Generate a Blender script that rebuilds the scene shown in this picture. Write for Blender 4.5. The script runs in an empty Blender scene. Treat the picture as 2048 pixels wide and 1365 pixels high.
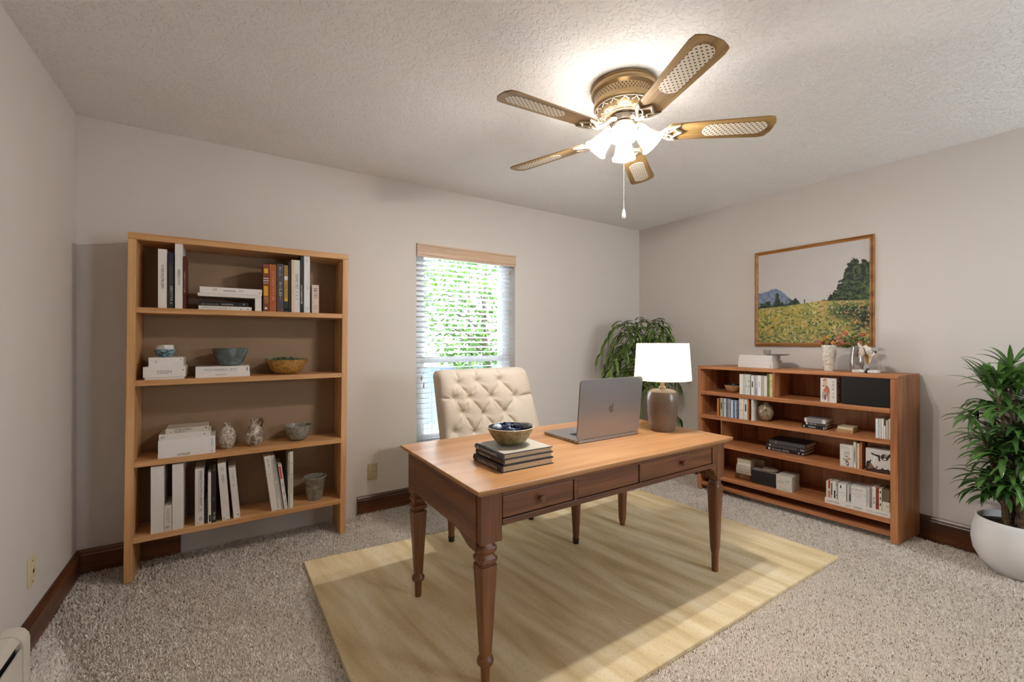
import bpy, bmesh, math, random
import numpy as np
from mathutils import Vector, Matrix, noise
random.seed(7); rng = np.random.default_rng(7)
C = bpy.context.scene.collection
PI = math.pi; R = math.radians

# ------------------------------------------------------------------ camera model (photo 2048 x 1365)
F, CX, CY, EYE, YAW = 864.0, 1024.0, 682.0, 1.24, R(33.1)
SY, CYW = math.sin(YAW), math.cos(YAW)
def ray(px, py=682):
    a = (px-CX)/F
    return (SY+a*CYW, CYW-a*SY, -(py-CY)/F)
def on_z(px, py, z):
    d = ray(px, py); t = (z-EYE)/d[2]; return Vector((d[0]*t, d[1]*t, z))
def on_y(px, py, y):
    d = ray(px, py); t = y/d[1]; return Vector((d[0]*t, y, EYE+d[2]*t))
def on_x(px, py, x):
    d = ray(px, py); t = x/d[0]; return Vector((x, d[1]*t, EYE+d[2]*t))
class Frame:
    """A plan frame: u runs along a shelf front, v into the shelf."""
    def __init__(s, ox, oy, ang): s.ox, s.oy, s.a = ox, oy, ang; s.c, s.s = math.cos(ang), math.sin(ang)
    def w(s, u, v, z=0): return Vector((s.ox+u*s.c-v*s.s, s.oy+u*s.s+v*s.c, z))
    def hit(s, px, py, v):
        d = ray(px, py); dv = -d[0]*s.s+d[1]*s.c; ov = -s.ox*s.s+s.oy*s.c
        t = (v+ov)/dv; x, y = d[0]*t-s.ox, d[1]*t-s.oy
        return x*s.c+y*s.s, EYE+d[2]*t, t
def rad_px(w, px, D): return w/2*D/F*math.cos(math.atan((px-CX)/F))

# ------------------------------------------------------------------ materials
def lin(h):
    h = h.lstrip('#'); o = []
    for i in (0, 2, 4):
        c = int(h[i:i+2], 16)/255; o.append(c/12.92 if c <= .04045 else ((c+.055)/1.055)**2.4)
    return (*o, 1.0)
MATS = {}
def base(name, col, rough=.5, metal=0.0, spec=.5):
    m = bpy.data.materials.new(name); m.use_nodes = True
    b = m.node_tree.nodes['Principled BSDF']
    b.inputs['Base Color'].default_value = lin(col) if isinstance(col, str) else col
    b.inputs['Roughness'].default_value = rough; b.inputs['Metallic'].default_value = metal
    b.inputs['Specular IOR Level'].default_value = spec
    return m, m.node_tree.nodes, m.node_tree.links, b
def plain(col, rough=.5, metal=0.0, spec=.5, var=.06, scale=40):
    k = (col, rough, metal, spec, var, scale)
    if k in MATS: return MATS[k]
    m, n, l, b = base('paint_'+col.strip('#'), col, rough, metal, spec)
    if var:
        tc = n.new('ShaderNodeTexCoord'); nz = n.new('ShaderNodeTexNoise'); nz.inputs['Scale'].default_value = scale; nz.inputs['Detail'].default_value = 3
        mx = n.new('ShaderNodeMix'); mx.data_type = 'RGBA'
        c = lin(col); mx.inputs[6].default_value = tuple(x*(1-var) for x in c[:3])+(1,); mx.inputs[7].default_value = tuple(min(1, x*(1+var)) for x in c[:3])+(1,)
        l.new(tc.outputs['Object'], nz.inputs['Vector']); l.new(nz.outputs['Fac'], mx.inputs[0]); l.new(mx.outputs[2], b.inputs['Base Color'])
    MATS[k] = m; return m
def ramp(n, stops):
    r = n.new('ShaderNodeValToRGB'); e = r.color_ramp.elements
    while len(e) < len(stops): e.new(.5)
    for i, (p, c) in enumerate(stops): e[i].position = p; e[i].color = lin(c) if isinstance(c, str) else c
    return r
def wood(name, dark, mid, light, axis='x', rough=.42, scale=1.0, bump=.12):
    k = (name, axis)
    if k in MATS: return MATS[k]
    m, n, l, b = base(name, mid, rough)
    tc = n.new('ShaderNodeTexCoord'); oi = n.new('ShaderNodeObjectInfo')
    ad = n.new('ShaderNodeVectorMath'); ad.operation = 'ADD'
    sc = n.new('ShaderNodeVectorMath'); sc.operation = 'SCALE'; sc.inputs['Scale'].default_value = 7
    cb = n.new('ShaderNodeCombineXYZ')
    for i in range(3): l.new(oi.outputs['Random'], cb.inputs[i])
    l.new(cb.outputs[0], sc.inputs[0]); l.new(tc.outputs['Object'], ad.inputs[0]); l.new(sc.outputs[0], ad.inputs[1])
    mp = n.new('ShaderNodeMapping'); s = [18*scale]*3; s['xyz'.index(axis)] = 1.1*scale; mp.inputs['Scale'].default_value = s
    l.new(ad.outputs[0], mp.inputs['Vector'])
    n1 = n.new('ShaderNodeTexNoise'); n1.inputs['Scale'].default_value = 1.0; n1.inputs['Detail'].default_value = 5; n1.inputs['Distortion'].default_value = .6
    mp2 = n.new('ShaderNodeMapping'); s = [150*scale]*3; s['xyz'.index(axis)] = 5*scale; mp2.inputs['Scale'].default_value = s
    l.new(ad.outputs[0], mp2.inputs['Vector'])
    n2 = n.new('ShaderNodeTexNoise'); n2.inputs['Scale'].default_value = 1.0; n2.inputs['Detail'].default_value = 3
    l.new(mp.outputs[0], n1.inputs['Vector']); l.new(mp2.outputs[0], n2.inputs['Vector'])
    mm = n.new('ShaderNodeMath'); mm.operation = 'MULTIPLY_ADD'; mm.inputs[1].default_value = .35; 
    l.new(n2.outputs['Fac'], mm.inputs[0]); 
    m2 = n.new('ShaderNodeMath'); m2.operation = 'MULTIPLY'; m2.inputs[1].default_value = .7; l.new(n1.outputs['Fac'], m2.inputs[0]); l.new(m2.outputs[0], mm.inputs[2])
    r = ramp(n, [(.36, dark), (.52, mid), (.68, light)]); l.new(mm.outputs[0], r.inputs['Fac']); l.new(r.outputs['Color'], b.inputs['Base Color'])
    bp = n.new('ShaderNodeBump'); bp.inputs['Strength'].default_value = bump; bp.inputs['Distance'].default_value = .002
    l.new(n2.outputs['Fac'], bp.inputs['Height']); l.new(bp.outputs[0], b.inputs['Normal'])
    MATS[k] = m; return m
def oak(ax): return wood('light_oak', '#b4814f', '#ca9763', '#d8aa77', ax)
def cherry(ax): return wood('red_brown_wood', '#84502e', '#b07246', '#c6895a', ax)
def walnut(ax): return wood('brown_wood', '#57351f', '#75492b', '#8a5a37', ax, rough=.38)
def walnut_lit(ax): return wood('brown_wood_lit', '#a27148', '#bc8959', '#ca9b6b', ax, rough=.3, scale=.8)  # same wood as the body; light landing on top put into paler tones
def darkwood(ax): return wood('dark_trim_wood', '#2c1509', '#5a3218', '#7a4a28', ax, rough=.35, scale=.7)
def speckle(name, stops, scale=30, rough=.45, detail=6, dist=1.0, bump=.2, metal=0, spec=.5, vor=False):
    if name in MATS: return MATS[name]
    m, n, l, b = base(name, stops[0][1], rough, metal, spec)
    tc = n.new('ShaderNodeTexCoord')
    nz = n.new('ShaderNodeTexNoise'); nz.inputs['Scale'].default_value = scale; nz.inputs['Detail'].default_value = detail; nz.inputs['Distortion'].default_value = dist
    l.new(tc.outputs['Object'], nz.inputs['Vector'])
    r = ramp(n, stops); l.new(nz.outputs['Fac'], r.inputs['Fac']); l.new(r.outputs['Color'], b.inputs['Base Color'])
    bp = n.new('ShaderNodeBump'); bp.inputs['Strength'].default_value = bump; bp.inputs['Distance'].default_value = .002
    l.new(nz.outputs['Fac'], bp.inputs['Height']); l.new(bp.outputs[0], b.inputs['Normal'])
    MATS[name] = m; return m
def wallmat(name, col, kind):
    m, n, l, b = base(name, col, .75, 0, .25)
    tc = n.new('ShaderNodeTexCoord')
    nz = n.new('ShaderNodeTexNoise'); bp = n.new('ShaderNodeBump')
    l.new(tc.outputs['Object'], nz.inputs['Vector'])
    if kind == 'ceil':
        nz.inputs['Scale'].default_value = 34; nz.inputs['Detail'].default_value = 2.5; nz.inputs['Distortion'].default_value = 1.6
        r = ramp(n, [(.50, (0, 0, 0, 1)), (.56, (1, 1, 1, 1))]); l.new(nz.outputs['Fac'], r.inputs['Fac']); l.new(r.outputs['Color'], bp.inputs['Height'])
        bp.inputs['Strength'].default_value = .75; bp.inputs['Distance'].default_value = .004
    else:
        nz.inputs['Scale'].default_value = 120; nz.inputs['Detail'].default_value = 2
        l.new(nz.outputs['Fac'], bp.inputs['Height']); bp.inputs['Strength'].default_value = .18; bp.inputs['Distance'].default_value = .003
    l.new(bp.outputs[0], b.inputs['Normal']); return m
def emit(name, col, strength):
    m = bpy.data.materials.new(name); m.use_nodes = True; n = m.node_tree.nodes; l = m.node_tree.links; n.clear()
    e = n.new('ShaderNodeEmission'); e.inputs['Color'].default_value = lin(col); e.inputs['Strength'].default_value = strength
    o = n.new('ShaderNodeOutputMaterial'); l.new(e.outputs[0], o.inputs['Surface']); return m
def mixshader(name, parts):
    """weighted mix of shaders: list of (weight, type, colour, roughness/strength)"""
    m = bpy.data.materials.new(name); m.use_nodes = True; n = m.node_tree.nodes; l = m.node_tree.links; n.clear()
    o = n.new('ShaderNodeOutputMaterial'); cur = None; tot = 0
    for w, t, col, x in parts:
        s = n.new('ShaderNodeBsdf'+t if t != 'Emission' else 'ShaderNodeEmission'); s.inputs['Color'].default_value = lin(col)
        if t in ('Glossy',): s.inputs['Roughness'].default_value = x
        if t == 'Emission': s.inputs['Strength'].default_value = x
        tot += w
        if cur is None: cur = s
        else:
            mx = n.new('ShaderNodeMixShader'); mx.inputs[0].default_value = w/tot
            l.new(cur.outputs[0], mx.inputs[1]); l.new(s.outputs[0], mx.inputs[2]); cur = mx
    l.new(cur.outputs[0], o.inputs['Surface']); return m
def glassmat():
    m = bpy.data.materials.new('window_glass'); m.use_nodes = True; n = m.node_tree.nodes; l = m.node_tree.links; n.clear()
    t = n.new('ShaderNodeBsdfTransparent'); g = n.new('ShaderNodeBsdfGlossy'); g.inputs['Roughness'].default_value = .02
    fr = n.new('ShaderNodeFresnel'); fr.inputs['IOR'].default_value = 1.3; mx = n.new('ShaderNodeMixShader'); o = n.new('ShaderNodeOutputMaterial')
    l.new(fr.outputs[0], mx.inputs[0]); l.new(t.outputs[0], mx.inputs[1]); l.new(g.outputs[0], mx.inputs[2]); l.new(mx.outputs[0], o.inputs['Surface']); return m
def leafmat(name, dark, light, trans=.25):
    m, n, l, b = base(name, dark, .3)
    at = n.new('ShaderNodeAttribute'); at.attribute_name = 'shade'
    r = ramp(n, [(0, dark), (1, light)]); l.new(at.outputs['Fac'], r.inputs['Fac']); l.new(r.outputs['Color'], b.inputs['Base Color'])
    tr = n.new('ShaderNodeBsdfTranslucent'); l.new(r.outputs['Color'], tr.inputs['Color'])
    mx = n.new('ShaderNodeMixShader'); mx.inputs[0].default_value = trans
    o = n['Material Output']; l.new(b.outputs[0], mx.inputs[1]); l.new(tr.outputs[0], mx.inputs[2]); l.new(mx.outputs[0], o.inputs['Surface']); return m
def attrmat(name, attr, rough, spec=.3):
    m, n, l, b = base(name, '#808080', rough, 0, spec)
    at = n.new('ShaderNodeAttribute'); at.attribute_name = attr; l.new(at.outputs['Color'], b.inputs['Base Color']); return m

# ------------------------------------------------------------------ mesh builder
class MB:
    def __init__(s): s.v = []; s.f = []; s.m = []; s.sm = []; s.att = []
    def add(s, vs, fs, m=0, smooth=False, shade=None):
        o = len(s.v); s.v += [tuple(p) for p in vs]
        for q in fs: s.f.append(tuple(i+o for i in q)); s.m.append(m); s.sm.append(smooth)
        s.att += [0 if shade is None else shade]*len(vs); return s
    def box(s, x0, x1, y0, y1, z0, z1, m=0):
        vs = [(x, y, z) for z in (z0, z1) for y in (y0, y1) for x in (x0, x1)]
        return s.add(vs, [(0, 2, 3, 1), (4, 5, 7, 6), (0, 1, 5, 4), (2, 6, 7, 3), (0, 4, 6, 2), (1, 3, 7, 5)], m)
    def hexa(s, bot, top, m=0):
        return s.add(list(bot)+list(top), [(3, 2, 1, 0), (4, 5, 6, 7), (0, 1, 5, 4), (1, 2, 6, 5), (2, 3, 7, 6), (3, 0, 4, 7)], m)
    def prism(s, pts, a, b, axis='y', m=0, smooth=False):
        """extrude a closed 2D outline between a and b along an axis"""
        def P(p, t): return {'y': (p[0], t, p[1]), 'x': (t, p[0], p[1]), 'z': (p[0], p[1], t)}[axis]
        k = len(pts); vs = [P(p, a) for p in pts]+[P(p, b) for p in pts]
        s.add(vs, [tuple(range(k-1, -1, -1)), tuple(range(k, 2*k))], m)
        return s.add(vs, [(i, (i+1) % k, k+(i+1) % k, k+i) for i in range(k)], m, smooth)
    def lathe(s, prof, n=32, c=(0, 0), m=0, p=2, wob=None, mats=None):
        """prof: (r, z) or (r, z, exponent); exponent 2 = round, 8 = square section"""
        vs = []
        for q in prof:
            e = q[2] if len(q) > 2 else p
            for k in range(n):
                a = 2*PI*(k+.5)/n; ca, sa = math.cos(a), math.sin(a); r = q[0]
                if e != 2: r = r/((abs(ca)**e+abs(sa)**e)**(1/e))
                if wob: r *= wob(a, q[1])
                vs.append((c[0]+r*ca, c[1]+r*sa, q[1]))
        for j in range(len(prof)-1):
            fs = [(j*n+k, j*n+(k+1) % n, (j+1)*n+(k+1) % n, (j+1)*n+k) for k in range(n)]
            if j == 0: o = len(s.v); s.v += vs; s.att += [0]*len(vs)
            for q in fs: s.f.append(tuple(i+o for i in q)); s.m.append(mats[j] if mats else m); s.sm.append(True)
        if prof[0][0] > 1e-4: s.f.append(tuple(o+k for k in range(n-1, -1, -1))); s.m.append(mats[0] if mats else m); s.sm.append(False)
        if prof[-1][0] > 1e-4:
            b = o+(len(prof)-1)*n; s.f.append(tuple(b+k for k in range(n))); s.m.append(mats[-1] if mats else m); s.sm.append(False)
        return s
    def tube(s, pts, r, n=8, m=0, caps=True, shade=None):
        pts = [Vector(p) for p in pts]; K = len(pts); rr = r if isinstance(r, (list, tuple)) else [r]*K
        vs = []; up = Vector((0, 0, 1))
        for i, p in enumerate(pts):
            d = (pts[min(i+1, K-1)]-pts[max(i-1, 0)]).normalized()
            a = d.cross(up if abs(d.z) < .95 else Vector((1, 0, 0))).normalized(); b = d.cross(a)
            for k in range(n):
                t = 2*PI*k/n; vs.append(p+a*math.cos(t)*rr[i]+b*math.sin(t)*rr[i])
        fs = [(i*n+k, i*n+(k+1) % n, (i+1)*n+(k+1) % n, (i+1)*n+k) for i in range(K-1) for k in range(n)]
        s.add(vs, fs, m, True, shade)
        if caps:
            o = len(s.v)-len(vs)
            for q in (tuple(o+k for k in range(n)), tuple(o+(K-1)*n+k for k in range(n))): s.f.append(q); s.m.append(m); s.sm.append(False)
        return s
    def blob(s, c, r, nu=12, nv=8, m=0, rough=0, seed=0, shade=None):
        rx, ry, rz = r if isinstance(r, (list, tuple)) else (r, r, r); vs = []
        for j in range(nv+1):
            t = PI*j/nv
            for k in range(nu):
                a = 2*PI*k/nu; d = Vector((math.sin(t)*math.cos(a), math.sin(t)*math.sin(a), math.cos(t)))
                q = 1+rough*noise.noise(d*2.2+Vector((seed*3.1, seed, 0)))
                vs.append((c[0]+rx*d.x*q, c[1]+ry*d.y*q, c[2]+rz*d.z*q))
        return s.add(vs, [(j*nu+k, (j+1)*nu+k, (j+1)*nu+(k+1) % nu, j*nu+(k+1) % nu) for j in range(nv) for k in range(nu)], m, True, shade)
    def leaf(s, p0, d, L, w, droop=.6, m=0, shade=.5, seg=6, up=Vector((0, 0, 1)), fold=.25, clamp=None, tipw=0.0):
        d = Vector(d).normalized(); p = Vector(p0); vs = []; st = L/seg
        for i in range(seg+1):
            t = i/seg; side = d.cross(up)
            if side.length < 1e-3: side = Vector((1, 0, 0))
            side.normalize(); nrm = side.cross(d).normalized()
            ww = w*.5*max(tipw*t, (math.sin(PI*min(1, t*.93+.07))**.8))
            for q in (p-side*ww+nrm*ww*fold*2, p, p+side*ww+nrm*ww*fold*2):
                if clamp: q = clamp(q)
                vs.append(q)
            p = p+d*st; d = (d+Vector((0, 0, -droop/seg*(.5+t)))).normalized()
        fs = []
        for i in range(seg): fs += [(i*3, i*3+1, i*3+4, i*3+3), (i*3+1, i*3+2, i*3+5, i*3+4)]
        s.add(vs, fs, m, True, shade)
        for i in range(seg+1): s.att[-len(vs)+i*3+1] += .22
        return s
    def xf(s, M, start=0):
        for i in range(start, len(s.v)): s.v[i] = tuple(M @ Vector(s.v[i]))
        return s
    def build(s, name, mats, parent=None, loc=(0, 0, 0), rot=(0, 0, 0), bevel=0, shade=False, angle=35, seg=2):
        me = bpy.data.meshes.new(name); me.from_pydata(s.v, [], s.f)
        if not isinstance(mats, (list, tuple)): mats = [mats]
        for mm in mats: me.materials.append(mm)
        me.polygons.foreach_set('material_index', s.m); me.polygons.foreach_set('use_smooth', s.sm)
        if shade:
            a = me.attributes.new('shade', 'FLOAT', 'POINT'); a.data.foreach_set('value', s.att)
        me.update()
        if any(s.sm): me.set_sharp_from_angle(angle=R(angle))
        o = bpy.data.objects.new(name, me); C.objects.link(o); o.parent = parent; o.location = loc; o.rotation_euler = rot
        if bevel:
            b = o.modifiers.new('edge', 'BEVEL'); b.width = bevel; b.segments = seg; b.limit_method = 'ANGLE'; b.angle_limit = R(40); b.harden_normals = False
        return o
def tag(o, label=None, cat=None, group=None, kind=None):
    if label: o['label'] = label
    if cat: o['category'] = cat
    if group: o['group'] = group
    if kind: o['kind'] = kind
    return o
def thing(name, label, cat, loc=(0, 0, 0), rot=(0, 0, 0), group=None):
    o = bpy.data.objects.new(name, None); C.objects.link(o); o.location = loc; o.rotation_euler = rot; o.empty_display_size = .05
    return tag(o, label, cat, group)
def struct(o): o['kind'] = 'structure'; return o
def copy_part(src, parent, children=True):
    o = src.copy(); C.objects.link(o); o.parent = parent
    if children:
        for ch in src.children: copy_part(ch, o)
    return o

# lettering: outlines of the built-in font as flat triangles, normalised to 0..w x 0..1
TXT = {}
def text_geo(t):
    if t in TXT: return TXT[t]
    cu = bpy.data.curves.new('lettering', 'FONT'); cu.body = t; cu.size = 1; cu.resolution_u = 2
    o = bpy.data.objects.new('lettering', cu); C.objects.link(o)
    dg = bpy.context.evaluated_depsgraph_get(); me = o.evaluated_get(dg).to_mesh()
    vs = [tuple(v.co) for v in me.vertices]; fs = [tuple(p.vertices) for p in me.polygons]
    o.evaluated_get(dg).to_mesh_clear(); bpy.data.objects.remove(o); bpy.data.curves.remove(cu)
    xs = [v[0] for v in vs]; ys = [v[1] for v in vs]; x0, y0 = min(xs), min(ys); W, H = max(xs)-x0, max(ys)-y0
    TXT[t] = ([((v[0]-x0)/W, (v[1]-y0)/H) for v in vs], fs); return TXT[t]
def put_text(mb, t, fn, m=1):
    """fn maps (a, b) in 0..1 to a local point"""
    vs, fs = text_geo(t); mb.add([fn(a, b) for a, b in vs], fs, m)

# ------------------------------------------------------------------ shared materials
WHITE = plain('#e4ddd5', .55); WHITE2 = plain('#d9d2c8', .6); CREAM = plain('#d8c8ac', .6); INK = plain('#26221f', .5); GREYINK = plain('#8b8681', .6)
PAGES = plain('#cdbfa8', .8, var=.15, scale=220); BLACK = plain('#0c0b0c', .45); CHAR = plain('#2c2926', .45); GOLDINK = plain('#d9a52e', .5)
LT = plain('#cfc9c0', .5)
WALL = wallmat('wall_paint', '#d4ccc4', 'wall'); CEIL = wallmat('ceiling_texture', '#eeece9', 'ceil')
WHITEPVC = plain('#e8e9ea', .4)

# ------------------------------------------------------------------ room shell
XL, XR, YB, YF, H = -.683, 3.727, 3.18, -1.7, 2.44
WX0, WX1, WZ0, WZ1 = 1.197, 2.105, .42, 1.99
def wall(name, fn): mb = MB(); fn(mb); return struct(mb.build(name, WALL))
def wb(mb):
    t = .16
    mb.box(XL-.15, WX0, YB, YB+t, -.1, H+.1); mb.box(WX1, XR+.15, YB, YB+t, -.1, H+.1)
    mb.box(WX0, WX1, YB, YB+t, -.1, WZ0); mb.box(WX0, WX1, YB, YB+t, WZ1, H+.1)
wall('wall_back', wb)
wall('wall_left', lambda mb: mb.box(XL-.15, XL, YF, YB, -.1, H+.1))
wall('wall_right', lambda mb: mb.box(XR, XR+.15, YF, YB, -.1, H+.1))
FX0, FX1, FZ0, FZ1 = 2.6, 3.55, 1.0, 2.0
def wf(mb):
    t = .16
    mb.box(XL-.15, FX0, YF-t, YF, -.1, H+.1); mb.box(FX1, XR+.15, YF-t, YF, -.1, H+.1)
    mb.box(FX0, FX1, YF-t, YF, -.1, FZ0); mb.box(FX0, FX1, YF-t, YF, FZ1, H+.1)
wall('wall_front', wf)
mb = MB(); mb.box(XL, XR, YF, YB, H, H+.1); struct(mb.build('ceiling', CEIL))
mb = MB()
yy = YF
while yy < YB: mb.box(XL, XR, yy, min(YB, yy+.088), -.12, -.0155); yy += .09
mb.box(XL, XR, YF, YB, -.16, -.118)
struct(mb.build('floor', darkwood('x'), bevel=.002, seg=1))
GLASS = glassmat()
def window(name, x0, x1, z0, z1, ya, yb, rail, side):
    r = struct(thing(name, None, None))
    mb = MB(); f = .075; g = .025
    mb.box(x0, x0+f, ya, yb, z0, z1); mb.box(x1-f, x1, ya, yb, z0, z1)
    mb.box(x0+f, x1-f, ya, yb, z0, z0+f); mb.box(x0+f, x1-f, ya, yb, z1-f, z1)
    mb.box(x0+f, x1-f, ya-.006, yb-.01, rail-.022, rail+.022)
    for (a, b) in ((z0+f, rail-.022), (rail+.022, z1-f)):
        mb.box(x0+f, x0+f+g, ya+.012, yb-.01, a, b); mb.box(x1-f-g, x1-f, ya+.012, yb-.01, a, b)
    mb.build('window_frame', WHITEPVC, r, bevel=.003)
    for (a, b) in ((z0+f, rail-.022), (rail+.022, z1-f)):
        mb = MB(); ym = (ya+yb)/2+.01; mb.box(x0+f+g, x1-f-g, ym, ym+.004, a, b); mb.build('window_pane', GLASS, r)
    return r
window('window_1', WX0, WX1, WZ0, WZ1, YB+.085, YB+.15, 1.085, 1)
window('window_added_fill', FX0, FX1, FZ0, FZ1, YF-.14, YF-.08, 1.4, -1)  # added window, unseen behind the camera, placed to let in fill daylight
# baseboards
def board(name, ax, a, b, wallpos, sgn):
    mb = MB(); h = .128; t = .018
    prof = [(0, -.015), (t, -.015), (t, h-.03), (t-.004, h-.022), (t-.004, h-.014), (t-.010, h-.004), (t-.012, h), (0, h)]
    mb.prism([(wallpos+sgn*p, z) for p, z in prof], a, b, axis=ax, m=0)
    return struct(mb.build(name, darkwood(ax)))
board('baseboard_left', 'y', YF, YB, XL, 1)
board('baseboard_right', 'y', YF, YB, XR, -1)
board('baseboard_back_left', 'x', XL, on_y(362, 1080, YB).x, YB, -1)
board('baseboard_back', 'x', on_y(714, 1000, YB).x, XR, YB, -1)

# ------------------------------------------------------------------ carpet (tufts) and rug
RUG = [on_z(607, 1123, .012), on_z(1280, 979, .012), on_z(1677, 1113, .012), Vector((.375, 1.075, .012))]
def inside(px, py, poly):
    ins = np.ones(len(px), bool); k = len(poly)
    for i in range(k):
        a, b = poly[i], poly[(i+1) % k]
        ins &= ((b.x-a.x)*(py-a.y)-(b.y-a.y)*(px-a.x)) <= 0
    return ins
def make_carpet():
    X1 = XR-.105; st = .005
    gx, gy = np.meshgrid(np.arange(XL+.02, X1, st), np.arange(.1, YB-.018, st)); gx = gx.ravel(); gy = gy.ravel()
    gx = gx+rng.uniform(-.5, .5, gx.size)*st; gy = gy+rng.uniform(-.5, .5, gy.size)*st
    D = gx*SY+gy*CYW; L = gx*CYW-gy*SY
    ctr = Vector((sum(p.x for p in RUG)/4, sum(p.y for p in RUG)/4, 0)); sm = [ctr+(p-ctr)*.985 for p in RUG]
    keep = (D > 1.25) & ~inside(gx, gy, sm)
    gx = gx[keep]; gy = gy[keep]; n = gx.size
    edge = np.minimum.reduce([gx-XL, X1-gx, YB-gy]); longer = np.clip(1-(edge-.02)/.22, 0, 1)
    h = rng.uniform(.0065, .012, n)*(1+.75*longer); a = rng.uniform(0, 2*PI, n); w = rng.uniform(.0022, .0036, n)
    lean = rng.uniform(.2, 1.0, n); la = rng.uniform(0, 2*PI, n)
    dx = np.cos(la)*lean*h; dy = np.sin(la)*lean*h; sx = np.cos(a)*w*.5; sy = np.sin(a)*w*.5; z0 = -.0085
    V = np.zeros((n, 5, 3))
    V[:, 0] = np.stack([gx-sx, gy-sy, np.full(n, z0)], 1); V[:, 1] = np.stack([gx+sx, gy+sy, np.full(n, z0)], 1)
    mx = gx+dx*.35; my = gy+dy*.35; mz = z0+h*.7
    V[:, 2] = np.stack([mx+sx*1.1, my+sy*1.1, mz], 1); V[:, 3] = np.stack([mx-sx*1.1, my-sy*1.1, mz], 1); V[:, 4] = np.stack([gx+dx, gy+dy, z0+h], 1)
    V[:, :, 0] = np.clip(V[:, :, 0], XL+.0185, X1+.01); V[:, :, 1] = np.clip(V[:, :, 1], 0, YB-.0185)
    slab = np.array([(x, y, z) for z in (-.0155, -.0075) for y in (YF, YB) for x in (XL, X1)], float)
    co = np.concatenate([V.reshape(-1, 3), slab]); b = n*5
    q = np.arange(n)*5
    quads = np.stack([q, q+1, q+2, q+3], 1); tris = np.stack([q+3, q+2, q+4], 1)
    sf = np.array([(0, 2, 3, 1), (4, 5, 7, 6), (0, 1, 5, 4), (2, 6, 7, 3), (0, 4, 6, 2), (1, 3, 7, 5)])+b
    loops = np.concatenate([quads.ravel(), tris.ravel(), sf.ravel()])
    tot = np.concatenate([np.full(n, 4), np.full(n, 3), np.full(6, 4)]); start = np.concatenate([[0], np.cumsum(tot)[:-1]])
    me = bpy.data.meshes.new('carpet'); me.vertices.add(len(co)); me.vertices.foreach_set('co', co.ravel())
    me.loops.add(len(loops)); me.loops.foreach_set('vertex_index', loops.astype(np.int32)); me.polygons.add(len(tot))
    me.polygons.foreach_set('loop_start', start.astype(np.int32)); me.polygons.foreach_set('loop_total', tot.astype(np.int32))
    pal = np.array([lin(c)[:3] for c in ('#f0e8dd', '#e8ded2', '#e2d6ca', '#f4ece3', '#c9b8a6', '#8a745f', '#e6d0c2', '#e6dbc4')])
    pick = rng.choice(8, n, p=[.23, .22, .16, .18, .07, .05, .05, .04]); col = np.ones((len(co), 4)); col[:, :3] = pal[1]
    tc = pal[pick]*rng.uniform(.9, 1.08, (n, 1)); col[:b, :3] = np.repeat(tc, 5, 0)
    at = me.color_attributes.new('pile', 'FLOAT_COLOR', 'POINT'); at.data.foreach_set('color', col.ravel())
    me.materials.append(attrmat('carpet_pile', 'pile', .9, .1)); me.update(calc_edges=True); me.validate()
    o = bpy.data.objects.new('carpet', me); C.objects.link(o)
    tag(o, 'speckled beige shaggy fitted carpet covering the room floor', 'carpet', kind='stuff')
make_carpet()
def make_rug():
    m, n, l, b = base('rug_weave', '#cdbb84', .85, 0, .15)
    tc = n.new('ShaderNodeTexCoord'); m0 = n.new('ShaderNodeMapping'); m0.inputs['Rotation'].default_value = (0, 0, R(82)); mp = n.new('ShaderNodeMapping'); mp.inputs['Scale'].default_value = (.8, 6.0, 1); l.new(m0.outputs[0], mp.inputs[0])
    nz = n.new('ShaderNodeTexNoise'); nz.inputs['Scale'].default_value = 2.0; nz.inputs['Detail'].default_value = 5; nz.inputs['Distortion'].default_value = .35
    n2 = n.new('ShaderNodeTexNoise'); n2.inputs['Scale'].default_value = 90; n2.inputs['Detail'].default_value = 4
    l.new(tc.outputs['Object'], m0.inputs[0]); l.new(mp.outputs[0], nz.inputs['Vector']); l.new(tc.outputs['Object'], n2.inputs['Vector'])
    r1 = ramp(n, [(.32, '#cdb587'), (.5, '#e2cda2'), (.66, '#eedebc')]); r2 = ramp(n, [(.30, '#8d7748'), (.44, '#ffffff')])
    l.new(nz.outputs['Fac'], r1.inputs['Fac']); l.new(n2.outputs['Fac'], r2.inputs['Fac'])
    mx = n.new('ShaderNodeMix'); mx.data_type = 'RGBA'; mx.blend_type = 'MULTIPLY'; mx.inputs[0].default_value = .22
    l.new(r1.outputs['Color'], mx.inputs[6]); l.new(r2.outputs['Color'], mx.inputs[7]); l.new(mx.outputs[2], b.inputs['Base Color'])
    bp = n.new('ShaderNodeBump'); bp.inputs['Strength'].default_value = .3; bp.inputs['Distance'].default_value = .003
    ad = n.new('ShaderNodeMath'); l.new(nz.outputs['Fac'], ad.inputs[0]); l.new(n2.outputs['Fac'], ad.inputs[1]); l.new(ad.outputs[0], bp.inputs['Height']); l.new(bp.outputs[0], b.inputs['Normal'])
    c = RUG[3]; mb = MB(); P = [Vector((p.x-c.x, p.y-c.y, 0)) for p in RUG][::-1]
    mb.hexa([p+Vector((0, 0, -.009)) for p in P], [p+Vector((0, 0, .012)) for p in P])
    o = mb.build('rug', m, loc=(c.x, c.y, 0), bevel=.004); tag(o, 'pale yellow rug with faint streaks lying under the desk', 'rug')
make_rug()

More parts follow.
